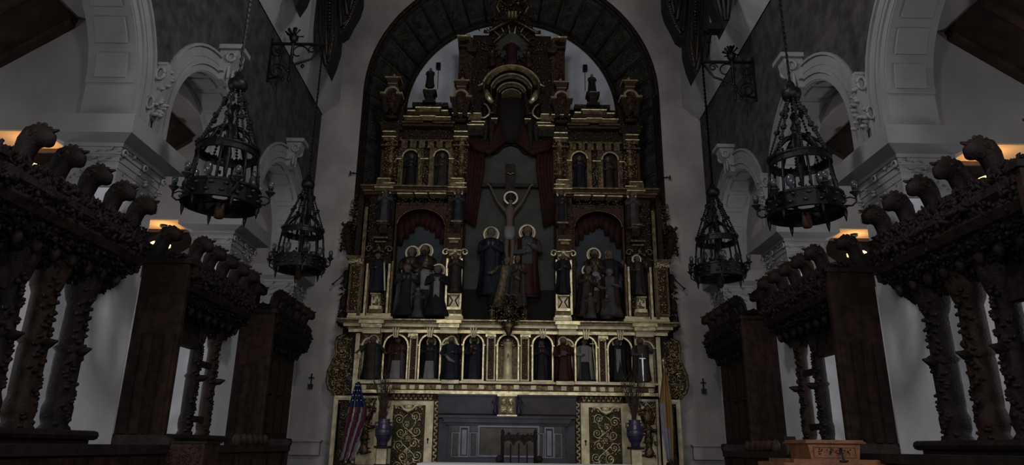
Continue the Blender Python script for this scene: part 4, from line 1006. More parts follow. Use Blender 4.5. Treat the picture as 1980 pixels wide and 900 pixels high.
    if attr == 'skirt':
        q = MB(); q.tube([(-.10*S,-.13*S,.55*S),(-.02*S,-.15*S,.45*S),(.10*S,-.12*S,.40*S)],[.03*S,.045*S,.03*S],7); part('sash', q, 'white_cloth', o, True)
    return o
G1 = 'painted statues in the row of niches'
rowY = 15.40; inY = 15.64
statue('teal and brown robed statue in the leftmost framed bay of the lower row', 716, 650, 736, 15.36, 'brown_cloth', 'teal_cloth', 'out', halo=True, group=G1, width=1.25)
statue('dark red robed statue with white sleeves in the leftmost arched niche', 765, 653, 735, inY, 'red_cloth', 'grey_cloth', 'chest', lower='white_cloth', halo=False, mitre=False, group=G1, width=1.35, beard=True)
statue('black-caped friar statue with pale lower habit, second arched niche from left', 830, 655, 735, inY, 'black_cloth', 'black_cloth', 'pray', lower='white_cloth', halo=True, group=G1, width=1.4, beard=True)
statue('bearded statue in dark blue robe with gold halo on the cream panel left of centre', 870, 652, 736, 15.36, 'blue_cloth', 'blue_cloth', 'book', beard=True, attr='skirt', group=G1, width=1.3)
statue('dark-robed statue holding a small red child, niche left of the gold column', 915, 652, 735, inY, 'blue_cloth', 'black_cloth', 'chest', attr='child', beard=True, halo=True, group=G1, width=1.2)
statue('nun statue in black habit with white wimple, niche right of the gold column', 1047, 660, 737, inY, 'black_cloth', 'blue_cloth', 'pray', hair=None, veil='white_cloth', halo=False, group=G1, width=1.1)
statue('bearded red-robed statue on the cream panel right of centre', 1090, 654, 738, 15.36, 'red_cloth', 'red_cloth', 'book', beard=True, attr='book', group=G1, width=1.25)
statue('white-robed statue with a slender cross, third arched niche from right end', 1131, 656, 738, inY, 'white_cloth', 'white_cloth', 'staff', lower='black_cloth', attr='cross', halo=False, group=G1, width=1.3)
statue('black and white friar statue with white scapular in the rightmost arched niche', 1196, 656, 738, inY, 'black_cloth', 'black_cloth', 'out', attr='scapular', halo=True, group=G1, width=1.35)
statue('grey-robed statue with a silver sword in the rightmost framed bay', 1241, 655, 739, 15.36, 'grey_cloth', 'brown_cloth', 'staff', attr='sword', beard=True, group=G1, width=1.25)
G2 = 'statues on the pilasters'
statue('dark statue with a tall candle on the far left pedestal of the great tier', 727, 490, 566, 15.36, 'black_cloth', 'blue_cloth', 'staff', attr='candle', halo=False, group=G2)
statue('haloed dark-robed statue in the pilaster niche left of the crucifix', 879, 488, 567, 15.34, 'brown_cloth', 'black_cloth', 'pray', group=G2)
statue('haloed dark-robed statue in the pilaster niche right of the crucifix', 1089, 490, 569, 15.34, 'black_cloth', 'black_cloth', 'book', group=G2)
statue('haloed statue on the far right pedestal of the great tier', 1235, 495, 571, 15.36, 'brown_cloth', 'black_cloth', 'staff', group=G2)
statue('haloed grey statue on the far left console under the middle cornice', 742, 362, 435, 15.33, 'grey_cloth', 'black_cloth', 'pray', group=G2)
statue('haloed teal-robed statue on the console left of the crucifix top', 884, 365, 435, 15.3, 'teal_cloth', 'black_cloth', 'pray', group=G2)
statue('haloed statue on the console right of the crucifix top', 1086, 368, 438, 15.3, 'black_cloth', 'brown_cloth', 'chest', group=G2)
statue('haloed statue on the far right console under the middle cornice', 1225, 371, 443, 15.33, 'grey_cloth', 'brown_cloth', 'pray', group=G2)
G3 = 'statues in the upper niches'
statue('shadowed statue holding a light orb in the upper left outer niche', 793, 298, 361, 15.6, 'black_cloth', None, 'chest', attr='staff', halo=False, group=G3)
statue('haloed statue with green cloak in the upper left inner niche', 853, 297, 361, 15.6, 'brown_cloth', 'teal_cloth', 'chest', halo=True, group=G3)
statue('shadowed dark statue in the upper right inner niche', 1121, 302, 365, 15.6, 'black_cloth', 'blue_cloth', 'pray', halo=False, group=G3)
statue('shadowed brown statue in the upper right outer niche', 1177, 304, 367, 15.6, 'brown_cloth', 'black_cloth', 'book', halo=False, group=G3)
statue('small dark statue silhouetted on the pedestal left of the attic', 831, 132, 169, 15.42, 'black_cloth', 'ground_dark', 'pray', halo=False, group='small statues on the skyline', width=1.15)
statue('small dark statue silhouetted on the pedestal right of the attic', 1145, 144, 180, 15.42, 'black_cloth', 'ground_dark', 'pray', halo=False, group='small statues on the skyline', width=1.15)
statue('bearded father figure in red before a rayed disc at the attic top', 988, 78, 126, 15.36, 'red_cloth', 'black_cloth', 'out', beard=True, halo=False, width=1.3)
statue('small blue-cloaked statue above the hood, left of the father figure', 951, 98, 128, 15.38, 'red_cloth', 'blue_cloth', 'pray', halo=False, width=1.2)
statue('small brown-robed statue above the hood, right of the father figure', 1022, 100, 130, 15.38, 'brown_cloth', 'red_cloth', 'pray', halo=False, width=1.2)
GL = 'figures in the left scene bay'; GR = 'figures in the right scene bay'; GC = 'figures around the crucifix'
statue('haloed standing figure at the back left of the left scene', 790, 478, 600, 15.60, 'brown_cloth', 'black_cloth', 'pray', group=GL)
statue('dark standing figure with faint halo at the back middle of the left scene', 816, 474, 600, 15.62, 'black_cloth', 'brown_cloth', 'book', group=GL, beard=True)
statue('haloed kneeling figure in black and grey at the front left of the left scene', 783, 512, 614, 15.42, 'black_cloth', 'grey_cloth', 'pray', group=GL, kneel=True)
statue('mitred figure in gold cope and white at the centre of the left scene', 819, 505, 608, 15.50, 'white_cloth', 'gold_cloth', 'out', mitre=True, halo=False, beard=True, group=GL, lower='black_cloth')
statue('haloed kneeling figure in black and white at the front right of the left scene', 843, 514, 614, 15.42, 'black_cloth', None, 'pray', attr='scapular', group=GL, kneel=True)
statue('low kneeling dark figure in front of the mitred figure, left scene', 806, 556, 616, 15.30, 'grey_cloth', 'black_cloth', 'pray', halo=False, group=GL, kneel=True)
statue('haloed tall figure at the back of the right scene', 1152, 482, 600, 15.60, 'brown_cloth', 'red_cloth', 'pray', group=GR, beard=True)
statue('helmeted dark figure at the back right of the right scene', 1181, 484, 600, 15.60, 'black_cloth', 'blue_cloth', 'staff', hair='silver', halo=False, group=GR)
statue('haloed bowed figure at the front left of the right scene', 1128, 514, 614, 15.42, 'brown_cloth', 'black_cloth', 'pray', lean=.12, group=GR)
statue('bright white-robed figure at the centre of the right scene', 1153, 512, 606, 15.50, 'white_cloth', 'black_cloth', 'chest', halo=False, lower='brown_cloth', group=GR)
statue('red-cloaked kneeling figure at the front right of the right scene', 1180, 520, 614, 15.42, 'grey_cloth', 'red_cloth', 'book', halo=False, group=GR, kneel=True)
statue('low grey kneeling figure at the bottom left of the right scene', 1142, 566, 617, 15.30, 'grey_cloth', 'brown_cloth', 'pray', halo=False, group=GR, kneel=True)
statue('low kneeling figure in brown at the bottom right of the right scene', 1174, 570, 618, 15.30, 'brown_cloth', 'grey_cloth', 'pray', halo=False, group=GR, kneel=True)
statue('mourning woman with white veil and dark blue cloak left of the cross', 947, 441, 572, 15.60, 'blue_cloth', 'blue_cloth', 'pray', hair=None, veil='white_cloth', group=GC)
statue('haloed young man in grey shirt and red robe right of the cross', 1019, 437, 575, 15.60, 'grey_cloth', 'red_cloth', 'chest', lower='red_cloth', group=GC)
statue('kneeling woman in pale gold robe reaching up at the foot of the cross', 962, 495, 598, 15.50, 'gold_cloth', 'teal_cloth', 'out', hair='hair_brown', halo=False, group=GC, lean=.18)
statue('haloed small figure in pale brown beside the foot of the cross', 1001, 494, 595, 15.52, 'brown_cloth', 'grey_cloth', 'pray', halo=True, group=GC)
statue('small kneeling gilt angel at the lower left of the central ornament', 951, 592, 622, 15.30, 'gilt_old', 'gilt_old', 'pray', halo=False, group='gilt angels below the cross', kneel=True)
statue('small kneeling gilt angel at the lower right of the central ornament', 1014, 592, 622, 15.30, 'gilt_old', 'gilt_old', 'pray', halo=False, group='gilt angels below the cross', kneel=True)
# crucifix
Xc, Z0 = W(986, 602, 15.66); Zt_ = W(986, 318, 15.66)[1]; Zb = W(986, 359, 15.66)[1]
K = thing('crucifix', 'tall dark wooden crucifix with a pale haloed corpus in the middle of the altarpiece', 'crucifix', (0, 15.66, Z0))
H = Zt_-Z0; zb = Zb-Z0
part('cross_post', MB().box(-.115,.115,-.03,.03,0,H), 'oak_dark', K); part('cross_beam', MB().box(-.70,.70,-.035,.025,zb-.05,zb+.05), 'oak_dark', K)
q = MB(); q.tube([(-.13,-.05,H-.28),(-.05,-.06,H-.25),(0,-.06,H-.30),(.06,-.06,H-.25),(.13,-.05,H-.29)], [.02,.03,.025,.03,.02], 5); part('inscription_scroll', q, 'gilt_old', K, True)
me = bpy.data.meshes.new('corpus'); hz = W(986, 388, 15.6)[1]-Z0; s = 1.62
V = [(0,0,hz-.56),(0,-.01,hz-.36),(0,-.02,hz-.20),(.01,-.03,hz-.10),(.02,-.06,hz+.02),(.02,-.07,hz+.09),
     (.11,-.01,hz-.19),(.30,.0,hz-.02),(.50,.01,zb-.02),(.58,.0,zb+.01),(-.11,-.01,hz-.19),(-.30,.0,hz-.02),(-.50,.01,zb-.02),(-.58,.0,zb+.01),
     (.06,-.01,hz-.58),(.08,-.10,hz-.88),(.02,-.05,hz-1.22),(.015,-.12,hz-1.33),(-.06,-.01,hz-.58),(-.07,-.10,hz-.88),(-.02,-.05,hz-1.22),(-.01,-.12,hz-1.33)]
R_ = [.095,.085,.105,.045,.062,.05,.055,.038,.026,.03,.055,.038,.026,.03,.075,.052,.03,.032,.075,.052,.03,.032]
E = [(0,1),(1,2),(2,3),(3,4),(4,5),(2,6),(6,7),(7,8),(8,9),(2,10),(10,11),(11,12),(12,13),(0,14),(14,15),(15,16),(16,17),(0,18),(18,19),(19,20),(20,21)]
V = [(x, y, hz+(z-hz)*1.45 if z < hz else z) for x, y, z in V]
me.from_pydata(V, E, []); me.materials.append(M['skin']); co_ = ob('corpus', me, K); co_.location = (0,-.07,0)
sk = co_.modifiers.new('skin', 'SKIN'); sk.use_smooth_shade = True
for i, r in enumerate(R_): me.skin_vertices[0].data[i].radius = (r, r)
me.skin_vertices[0].data[0].use_root = True
su = co_.modifiers.new('sub', 'SUBSURF'); su.levels = 1; su.render_levels = 2
q = MB(); q.lathe((0,-.08,hz-1.02), [(.10,0),(.13,.08),(.135,.22),(.12,.32)], 12, 1, .8, lambda a,z: 1+.08*sin(5*a)); part('loincloth', q, 'white_cloth', co_, True)
q = MB(); q.lathe((.02,-.10,hz-.02), [(.055,0),(.07,.05),(.065,.12),(.03,.16)], 10, 1, 1, lambda a,z: 1 if sin(a) > -.4 else .7); part('hair', q, 'hair_brown', co_, True)
q = MB(); q.tube([(.02+.155*cos(2*PI*i/28), -.02, hz+.06+.155*sin(2*PI*i/28)) for i in range(28)], .03, 5, .35, closed=True); part('halo', q, 'halo_gold', co_, True)
# central carved ornament hanging over the cornice below the cross
q = MB(); X, Z = W(984, 600, 15.15); rd = random.Random(8)
q.ball((X,15.25,Z),.13,.10,.16,10,6); q.ball((X,15.18,Z-.02),.05,.04,.07,8,5)
for k in range(150):
    a = rd.uniform(0,2*PI); r = rd.uniform(.06,.34); s_ = rd.uniform(.025,.05); q.ball((X+r*cos(a)*1.15, 15.22-rd.uniform(0,.1), Z-.05+r*sin(a)), s_, s_*.7, s_*.5, 5, 3, Matrix.Rotation(rd.uniform(0,6),3,'Y'))
q.tube([(X-.16,15.2,Z+.24),(X-.17,15.2,Z+.34),(X-.06,15.2,Z+.38),(X,15.2,Z+.33),(X+.06,15.2,Z+.38),(X+.17,15.2,Z+.34),(X+.16,15.2,Z+.24)], .018, 5)
q.lathe((X,15.15,Z-.62),[(.01,0),(.05,.08),(.11,.2),(.16,.34)],10,1,.6)
part('central_cartouche', q, 'gilt_old', A, True)

# ---------------------------------------------------------------- chandeliers
def ringband(mb, R, z0, z1, t, n=24):
    vs = []
    for r in (R, R-t):
        for z in (z0, z1):
            for j in range(n): a = 2*PI*j/n; vs.append((r*cos(a), r*sin(a), z))
    fs = []
    for j in range(n):
        k = (j+1)%n
        fs += [(j,k,n+k,n+j), (2*n+k,2*n+j,3*n+j,3*n+k), (n+j,n+k,3*n+k,3*n+j), (k,j,2*n+j,2*n+k)]
    return mb.add(vs, fs)
def make_chandelier():
    c = thing('chandelier', '', 'chandelier', (0,0,0))     # origin: centre of the lower ring
    R = .44
    q = MB(); ringband(q, R, -.10, .10, .02, 24); ringband(q, R+.02, .085, .115, .05, 24); ringband(q, R+.02, -.115, -.085, .05, 24)
    lower = part('lower_ring', q, 'iron', c)
    q = MB()
    for j in range(16):
        a = 2*PI*j/16
        for z in (-.045, .045): q.ball(((R+.01)*cos(a+(.1 if z > 0 else 0)), (R+.01)*sin(a+(.1 if z > 0 else 0)), z), .034, .034, .02, 7, 4)
    part('boss', q, 'iron_grey', lower, True)
    q = MB()
    for j in range(6): a = PI*j/3+.3; q.tube([(R*cos(a)*.98, R*sin(a)*.98, -.09), (.05*cos(a), .05*sin(a), -.06)], .014, 5)
    part('spokes', q, 'iron', lower)
    q = MB(); ringband(q, .365, .56, .645, .015, 24); ringband(q, .38, .63, .655, .04, 24); ringband(q, .38, .55, .575, .04, 24)
    for j in range(24): a = 2*PI*j/24; q.ball((.38*cos(a), .38*sin(a), .67), .018, .018, .026, 5, 3)
    part('upper_ring', q, 'iron', c)
    for j in range(8):
        a = 2*PI*j/8+.2; q = MB(); q.tube([(.42*cos(a), .42*sin(a), .08), (.395*cos(a), .395*sin(a), .32), (.365*cos(a), .365*sin(a), .57)], .017, 6)
        q.ball((.395*cos(a), .395*sin(a), .32), .027, .027, .03, 6, 4); part('rod', q, 'iron', c, True)
    for j in range(8):
        a = 2*PI*j/8+.1; q = MB(); p0 = Vector((.37*cos(a), .37*sin(a), .65)); p1 = Vector((.055*cos(a), .055*sin(a), 1.52))
        for k in range(22):
            t = k/22; p = p0.lerp(p1, t); pn = p0.lerp(p1, t+.040); q.tube([p, p.lerp(pn,.5), pn], [.010,.022,.010], 4)
        for t in (.45, .75): q.ball(p0.lerp(p1, t), .042, .042, .042, 6, 4)
        part('chain', q, 'iron', c)
        b = MB(); b.tube([(.36*cos(a+.5), .36*sin(a+.5), .66), (.27*cos(a+.5), .27*sin(a+.5), .82), (.14*cos(a+.5), .14*sin(a+.5), .93), (.04*cos(a+.5), .04*sin(a+.5), .96)], .022, 5); part('crown_rib', b, 'iron', c, True)
    q = MB(); q.lathe((0,0,.10), [(.02,0),(.04,.10),(.02,.2),(.05,.5),(.03,.60),(.06,.80),(.10,.85),(.05,.92),(.07,.98),(.03,1.05),(.05,1.12),(.015,1.2)], 10); part('central_stem', q, 'iron', c, True)
    q = MB(); q.lathe((0,0,1.46), [(.03,0),(.10,.03),(.125,.09),(.12,.15),(.06,.20),(.05,.25),(.02,.30)], 12); part('top_knob', q, 'iron', c, True)
    q = MB(); rd = random.Random(4)
    for j in range(6):
        a = PI*j/3
        q.tube([(.03*cos(a),.03*sin(a),.14),(.10*cos(a),.10*sin(a),.10),(.16*cos(a),.16*sin(a),.18),(.13*cos(a),.13*sin(a),.25)],[.014,.012,.01,.008],5)
    for k in range(30): q.ball((rd.uniform(-.16,.16), rd.uniform(-.16,.16), rd.uniform(.12,.30)), .02,.02,.03,5,3)
    part('inner_foliage', q, 'iron', c, True)
    q = MB(); q.lathe((0,0,-.26), [(.045,0),(.06,.01),(.055,.10),(.05,.18)], 12); q.lathe((0,0,-.265), [(.05,0),(.05,.035)], 12); part('down_light', q, 'ground_brown', c, True)
    for j in range(6):
        a = 2*PI*j/6+.15; ca, sa = cos(a), sin(a); R2_ = R+.13
        q = MB(); q.tube([(R*ca,R*sa,-.05),((R+.08)*ca,(R+.08)*sa,-.06),(R2_*ca,R2_*sa,-.02),(R2_*ca,R2_*sa,.07)], .013, 5); q.tube([(R*ca,R*sa,.04),((R+.07)*ca,(R+.07)*sa,.05),(R2_*ca,R2_*sa,.02)], .009, 4)
        arm = part('arm', q, 'iron', c, True)
        q = MB(); q.lathe((R2_*ca,R2_*sa,.05),[(.015,0),(.03,.02),(.055,.05),(.065,.055),(.06,.065)],8); q.lathe((R2_*ca,R2_*sa,.115),[(.03,0),(.032,.045),(.038,.05)],8); part('candle_cup', q, 'iron_grey', arm, True)
        q = MB(); q.lathe((R2_*ca,R2_*sa,.16),[(.022,0),(.040,.03),(.036,.075),(.010,.10)],8); part('glass_shade', q, 'glass_cup', arm, True)
        q = MB(); q.lathe((R*ca*.99,R*sa*.99,-.25),[(.004,0),(.02,.07),(.028,.13),(.012,.16)],6); part('spike', q, 'iron', lower, True)
        q = MB(); q.lathe((.34*cos(a+.2),.34*sin(a+.2),.10),[(.02,0),(.02,.08),(.045,.10),(.055,.16),(.05,.21),(.02,.24)],8); part('inner_light', q, 'glass_cup', lower, True)
    return c
ch0 = make_chandelier()
spots = [(428, 383, 8.0, 12.2, 'large iron chandelier hanging nearest on the left', None),
         (1557, 401, 8.0, 12.2, 'large iron chandelier hanging nearest on the right', None),
         (579, 512, 12.16, None, 'smaller-looking iron chandelier farther back on the left', (515, 605, 82)),
         (1391, 528, 12.16, None, 'smaller-looking iron chandelier farther back on the right', (1450, 1361, 116))]
for i, (px, py, Y, top, lab, br) in enumerate(spots):
    X, Z = W(px, py, Y); c = ch0 if i == 0 else copy_tree(ch0)
    c.location = (X, Y, Z); c['label'] = lab; c['group'] = 'wrought iron chandeliers'; c.rotation_euler.z = .4*i
    ztop = top if top else W(br[1], br[2]+4, Y)[1]
    q = MB(); zz = 1.74; k = 0
    while zz < ztop-Z: q.tube([(0,0,zz),(0,0,zz+.045),(0,0,zz+.09)], [.012,.026,.012], 4); zz += .085
    q.tube([(0,0,1.70),(0,0,ztop-Z)], .008, 4); part('suspension_chain', q, 'iron', c)
    if not top: 
        s = -1 if X < 0 else 1; xw = s*WX; L = abs(xw)-abs(X)
        hand_ = 'left' if s < 0 else 'right'
        B = thing('chandelier_bracket', 'wrought iron scroll bracket with a flower finial on the %s wall, carrying a chandelier' % hand_, 'bracket', (xw, Y, ztop))
        d = -s
        q = MB(); q.box(-.03, .03, -.03, .03, -.86, .12); part('wall_plate', q, 'iron', B)
        q = MB(); q.box(min(0,d*(L+.06)), max(0,d*(L+.06)), -.022, .022, -.02, .025); part('arm', q, 'iron', B)
        q = MB(); q.tube([(d*L*.0,0,-.80),(d*L*.30,0,-.74),(d*L*.42,0,-.50),(d*L*.55,0,-.44),(d*L*.8,0,-.34),(d*L,0,-.03)], [.02,.022,.025,.025,.022,.02], 6); part('brace_curve', q, 'iron', B, True)
        q = MB()
        for (cx, cz, r0_, tn) in ((.17,-.62,.17,1.6),(.55,-.20,.20,.8),(.80,-.12,.09,1.3),(.12,-.22,.10,1.3)):
            N_ = 26; q.tube([(d*L*cx+ r0_*(1-.7*i/N_)*cos(tn*2*PI*i/N_), 0, cz+r0_*(1-.7*i/N_)*sin(tn*2*PI*i/N_)) for i in range(N_+1)], .016, 5)
        for (cx, cz) in ((.3,-.8),(.42,-.3),(.38,-.6),(.2,-.3),(.65,-.5)): q.ball((d*L*cx,0,cz), .04, .03, .05, 6, 4)
        part('scroll', q, 'iron', B, True)
        q = MB(); q.lathe((d*L*.42,0,-.86),[(.01,0),(.03,.05),(.02,.2),(.035,.5),(.03,.84),(.06,.88)],8); part('baluster', q, 'iron', B, True)
        q = MB(); q.lathe((d*L*.42,0,.02),[(.03,0),(.08,.08),(.10,.15),(.05,.2)],8); rd = random.Random(2)
        for k in range(16): a = rd.uniform(0,6.28); b = rd.uniform(.1,1.4); v = Vector((cos(a)*cos(b),sin(a)*cos(b),sin(b)))*.19; q.tube([(d*L*.42,0,.18),(d*L*.42+v.x,v.y,.18+v.z)],[.012,.02],4)
        part('flower_finial', q, 'iron', B, True)
# ---------------------------------------------------------------- carved roof corbels at the corners of the end wall
for s, hand_ in ((-1,'left'),(1,'right')):
    t = thing('roof_corbel', 'dark carved wooden roof corbel with gilt beading at the top %s of the arch' % hand_, 'corbel', (0,0,0))
    prof = [(606,-110),(607,60),(612,92),(622,118),(632,138),(643,112),(651,86),(653,62),(650,30),(648,-110)]
    P_ = [W(x, y, 13.3) for x, y in prof]; P_ = [(s*abs(x), z) for x, z in P_]
    q = MB(); q.prism(P_, 'y', 13.3, 13.75); part('pendant_board', q, 'corbel_wood', t)
    prof = [(648,-110),(650,50),(656,66),(668,58),(678,38),(690,18),(697,-4),(702,-110)]
    P2 = [(s*abs(a), b) for a, b in (W(x, y, 13.42) for x, y in prof)]; q = MB(); q.prism(P2, 'y', 13.45, 13.8); part('side_scroll_board', q, 'corbel_wood', t)
    def pth(l, Y): return [(s*abs(a), Y-.02, b) for a, b in (W(x, y, Y) for x, y in l)]
    for nm, l, r, m_ in (('moulded_rib',[(620,-90),(620,60),(626,100),(631,128)],.045,'corbel_wood'),('moulded_rib',[(641,-90),(643,40),(642,80),(635,122)],.05,'corbel_wood'),('moulded_rib',[(630,-90),(631,60),(632,110)],.035,'corbel_wood')):
        q = MB(); q.tube(pth(l, 13.3), r, 7); part(nm, q, m_, t, True)
    for l in ([(645,70),(641,95),(635,122)],[(636,-60),(638,0),(637,60)]):
        q = MB(); pts = pth(l, 13.22)
        for a, b in zip(pts[:-1], pts[1:]):
            for k in range(9): q.ball(Vector(a).lerp(Vector(b), k/9), .022, .022, .028, 5, 4)
        part('gilt_beading', q, 'gilt_old', t, True)
    for l, r in (([(655,-90),(658,20),(662,52),(674,40),(692,0),(697,-90)],.05),([(668,-90),(668,0),(672,30)],.045),([(684,-90),(684,-10),(678,20)],.04)):
        q = MB(); q.tube(pth(l, 13.43), r, 7); part('moulded_rib', q, 'corbel_wood', t, True)
    q = MB(); pts = pth([(688,-60),(688,0),(674,42),(664,56)], 13.34)
    for a, b in zip(pts[:-1], pts[1:]):
        for k in range(9): q.ball(Vector(a).lerp(Vector(b), k/9), .022, .022, .028, 5, 4)
    part('gilt_beading', q, 'gilt_old', t, True)
    # second bracket of the roof truss, farther out along the side wall
    X, Z = W(572 if s < 0 else 1403, 14 if s < 0 else 58, 11.3); X = s*abs(X)
    u_ = thing('roof_bracket', 'dark pointed end of a roof bracket at the upper %s, beside the cove' % hand_, 'corbel', (0,0,0))
    q = MB(); q.prism([(X-.02,Z),(X+.10,Z+.25),(X+.26,Z+1.0),(X+.26,Z+3.4),(X-.26,Z+3.4),(X-.26,Z+1.0),(X-.12,Z+.3)], 'y', 11.3, 11.65); part('bracket_board', q, 'corbel_wood', u_)
    for dx in (-.15,0,.15):
        q = MB(); q.tube([(X+dx,11.27,Z+3.3),(X+dx,11.27,Z+1.0),(X+dx*.3,11.27,Z+.2)], .04, 6); part('moulded_rib', q, 'corbel_wood', u_, True)
X, Z = W(1378, 62, 10.9); t = thing('spotlight', 'small dark theatre-style spotlight under the right roof bracket', 'spotlight', (X, 10.9, Z))
q = MB(); q.box(-.13,.13,-.1,.1,.0,.13); q.box(-.19,-.12,-.09,.09,-.03,.07); part('housing', q, 'iron', t)
q = MB(); q.tube([(-.02,0,0),(-.07,0,-.14),(-.09,0,-.22)], [.025,.03,.045], 6); part('snoot', q, 'iron', t)
q = MB(); q.tube([(.1,0,.08),(.22,.1,.1),(.26,.1,.6)], .02, 5); part('bracket', q, 'iron', t)
# ---------------------------------------------------------------- choir stalls
def pw(s, p): return s*(WX-p)        # p: distance from the wall face towards the nave
def make_stall(s, cols=(1.12, 1.62, 2.2), cr_=1.0):
    """one bay of stalls, 2.55 m long, from y=0 (near end) to y=2.55; heights above the floor"""
    L = 2.55; t = thing('choir_stall', '', 'choir stall', (0,0,.45)); B = EYE-.45     # B: eye height in the stall's frame
    t_parts = {}
    # platform, seat bank and dado
    q = MB(); q.box(pw(s,.02), pw(s,1.05), 0, L, 0, .16); part('platform', q, 'oak_dark', t)
    q = MB(); q.box(pw(s,.03), pw(s,.50), .06, L, .16, .60); q.box(pw(s,.03), pw(s,.54), .04, L, .60, .65); part('seat_bench', q, 'oak_dark', t)
    q = MB(); q.box(pw(s,.02), pw(s,.10), 0, L, .16, B-.02); part('dado', q, 'oak_dark', t)
    for k in range(5):
        q = MB(); y0 = .08+k*.5; q.box(pw(s,.10), pw(s,.125), y0, y0+.38, .75, B-.1); q.box(pw(s,.125), pw(s,.14), y0+.06, y0+.32, .82, B-.17); part('dado_panel', q, 'oak_red', t)
    q = MB(); q.box(pw(s,.0), pw(s,.30), -.02, L+.05, B-.04, B+.03); q.box(pw(s,.0), pw(s,.34), -.02, L+.08, B+.03, B+.10)
    q.tube([(pw(s,.33),y,B+.065) for y in (-.03,L+.09)], .05, 8)
    part('ledge', q, 'oak_dark', t)
    # tall near end panel, facing the nave entrance
    q = MB(); q.box(pw(s,.0), pw(s,.62), 0, .07, 0, B+2.28); ep = part('end_panel', q, 'oak_red', t)
    for k in range(4):
        q = MB(); x0 = .05+.14*k; q.box(pw(s,x0), pw(s,x0+.10), -.02, 0, .25, B-.1); q.box(pw(s,x0), pw(s,x0+.10), -.02, 0, B+.05, B+1.35); part('end_panel_board', q, 'oak_red' if k % 2 else 'oak_dark', ep)
    q = MB(); q.box(pw(s,-.0), pw(s,.66), -.04, .09, B+2.28, B+2.34); part('end_cap', q, 'oak_dark', ep)
    # carved colonnettes carrying the canopy, ragged with crockets on the nave side
    for k, y in enumerate(cols):
        q = MB(); x = pw(s,.14); H = 1.75
        q.lathe((x, y, B+.08), [(.15,0),(.16,.04),(.125,.09),(.145,.16),(.15,.26),(.125,.34),(.13,.40),(.135,.8),(.125,.84),(.16,.88),(.125,.92),(.125,1.0),(.12,1.35),(.15,1.42),(.18,1.55),(.22,H)], 14)
        q.v = [(x+(vx-x)*cr_, y+(vy-y)*cr_, vz) for vx, vy, vz in q.v]; col = part('colonnette', q, 'oak_red' if k == 1 else 'oak_dark', t, True)
        q = MB(); rd = random.Random(k+3)
        for j in range(46):
            z = B+.1+.037*j; a = rd.uniform(-.8,.8)
            q.ball((x-s*.14*cr_*cos(a), y+.14*cr_*sin(a)-.03, z), rd.uniform(.025,.045), .04, .025, 5, 3, Matrix.Rotation(rd.uniform(-.9,.9),3,'Y'))
        for z in (.92,): q.tube([(x,y,B+z),(x-s*.18,y-.03,B+z+.01),(x-s*.27,y-.05,B+z+.03)], [.06,.05,.01], 5)
        part('crockets', q, 'oak_dark', col, True)
    # pointed arches between the colonnettes
    ys = [0.07]+list(cols)
    q = MB()
    q.box(pw(s,.06), pw(s,.20), .07, cols[0], B+1.35, B+1.8)
    for a, b in zip(ys[1:-1], ys[2:]):
        m_ = (a+b)/2; r = (b-a)
        for i in range(8):
            f0 = i/8; f1 = (i+1)/8
            def hgt(f): u = abs(f*2-1); return B+1.30+.36*math.sqrt(max(0,1-u*u*.96))*(1-.0*u)
            q.prism([(a+(b-a)*f0, hgt(f0)), (a+(b-a)*f1, hgt(f1)), (a+(b-a)*f1, B+1.9), (a+(b-a)*f0, B+1.9)], 'x', pw(s,.08), pw(s,.20))
    part('arcade_board', q, 'oak_dark', t)
    # canopy: stepped and undercut, deepest over the nave
    prof = [(0,1.70),(.18,1.66),(.26,1.74),(.30,1.82),(.42,1.86),(.44,1.94),(.54,1.98),(.58,2.06),(.56,2.13),(.62,2.18),(.60,2.26),(.52,2.30),(.54,2.38),(.44,2.44),(.30,2.48),(0,2.48)]
    q = MB(); q.prism([(pw(s,p), B+z) for p, z in prof], 'y', .10, L); can = part('canopy', q, 'oak_dark', t)
    q = MB(); rd = random.Random(11)
    def cp(p0, p1, z0, z1, y0, y1, n, sz):
        for _ in range(n):
            f = rd.random(); s_ = rd.uniform(.5,1.3)*sz
            q.ball((pw(s, p0+(p1-p0)*f+rd.uniform(-.02,.01)), rd.uniform(y0,y1), B+z0+(z1-z0)*f), s_*.45, s_*1.5, s_*.45, 5, 3, Matrix.Rotation(rd.uniform(0,6),3,'X') @ Matrix.Rotation(rd.uniform(-.7,.7),3,'Z'))
    cp(.18,.46,1.66,1.92,.05,L,420,.05); cp(.44,.62,1.9,2.2,.05,L,420,.05); cp(.60,.54,2.18,2.42,.05,L,380,.045); cp(.54,.2,2.4,2.5,.05,L,120,.05)
    for _ in range(200): 
        p = rd.uniform(0,.58); q.ball((pw(s,p), rd.choice((.09,L+.01)), B+rd.uniform(1.7+.35*p,2.45)), .045, .03, .04, 5, 3, Matrix.Rotation(rd.uniform(0,6),3,'Y'))
    part('canopy_carving', q, 'oak_dark', can, True)
    # hanging cusps under the edge
    for k in range(9):
        y = .2+k*.28; q = MB(); q.lathe((pw(s,.36), y, B+1.70), [(.012,0),(.04,.04),(.055,.10),(.03,.16)], 7); part('pendant_cusp', q, 'oak_dark', can, True)
    # the crest: a row of curled consoles whose tops hook towards the nave
    for k in range(6):
        y = .10+k*.485; q = MB()
        q.tube([(pw(s,.20),y,B+2.28),(pw(s,.33),y,B+2.42),(pw(s,.38),y,B+2.54),(pw(s,.40),y,B+2.64),(pw(s,.44),y,B+2.70),(pw(s,.51),y,B+2.71),(pw(s,.57),y,B+2.67),(pw(s,.60),y,B+2.62)], [.16,.12,.095,.105,.12,.115,.085,.04], 10, .95)
        q.tube([(pw(s,.08),y+.1,B+2.38),(pw(s,.20),y+.1,B+2.50),(pw(s,.26),y+.1,B+2.50)], [.14,.15,.06], 8)
        if k == 0: q.v = [(x+s*.24, yy, z+.02) for x, yy, z in q.v]
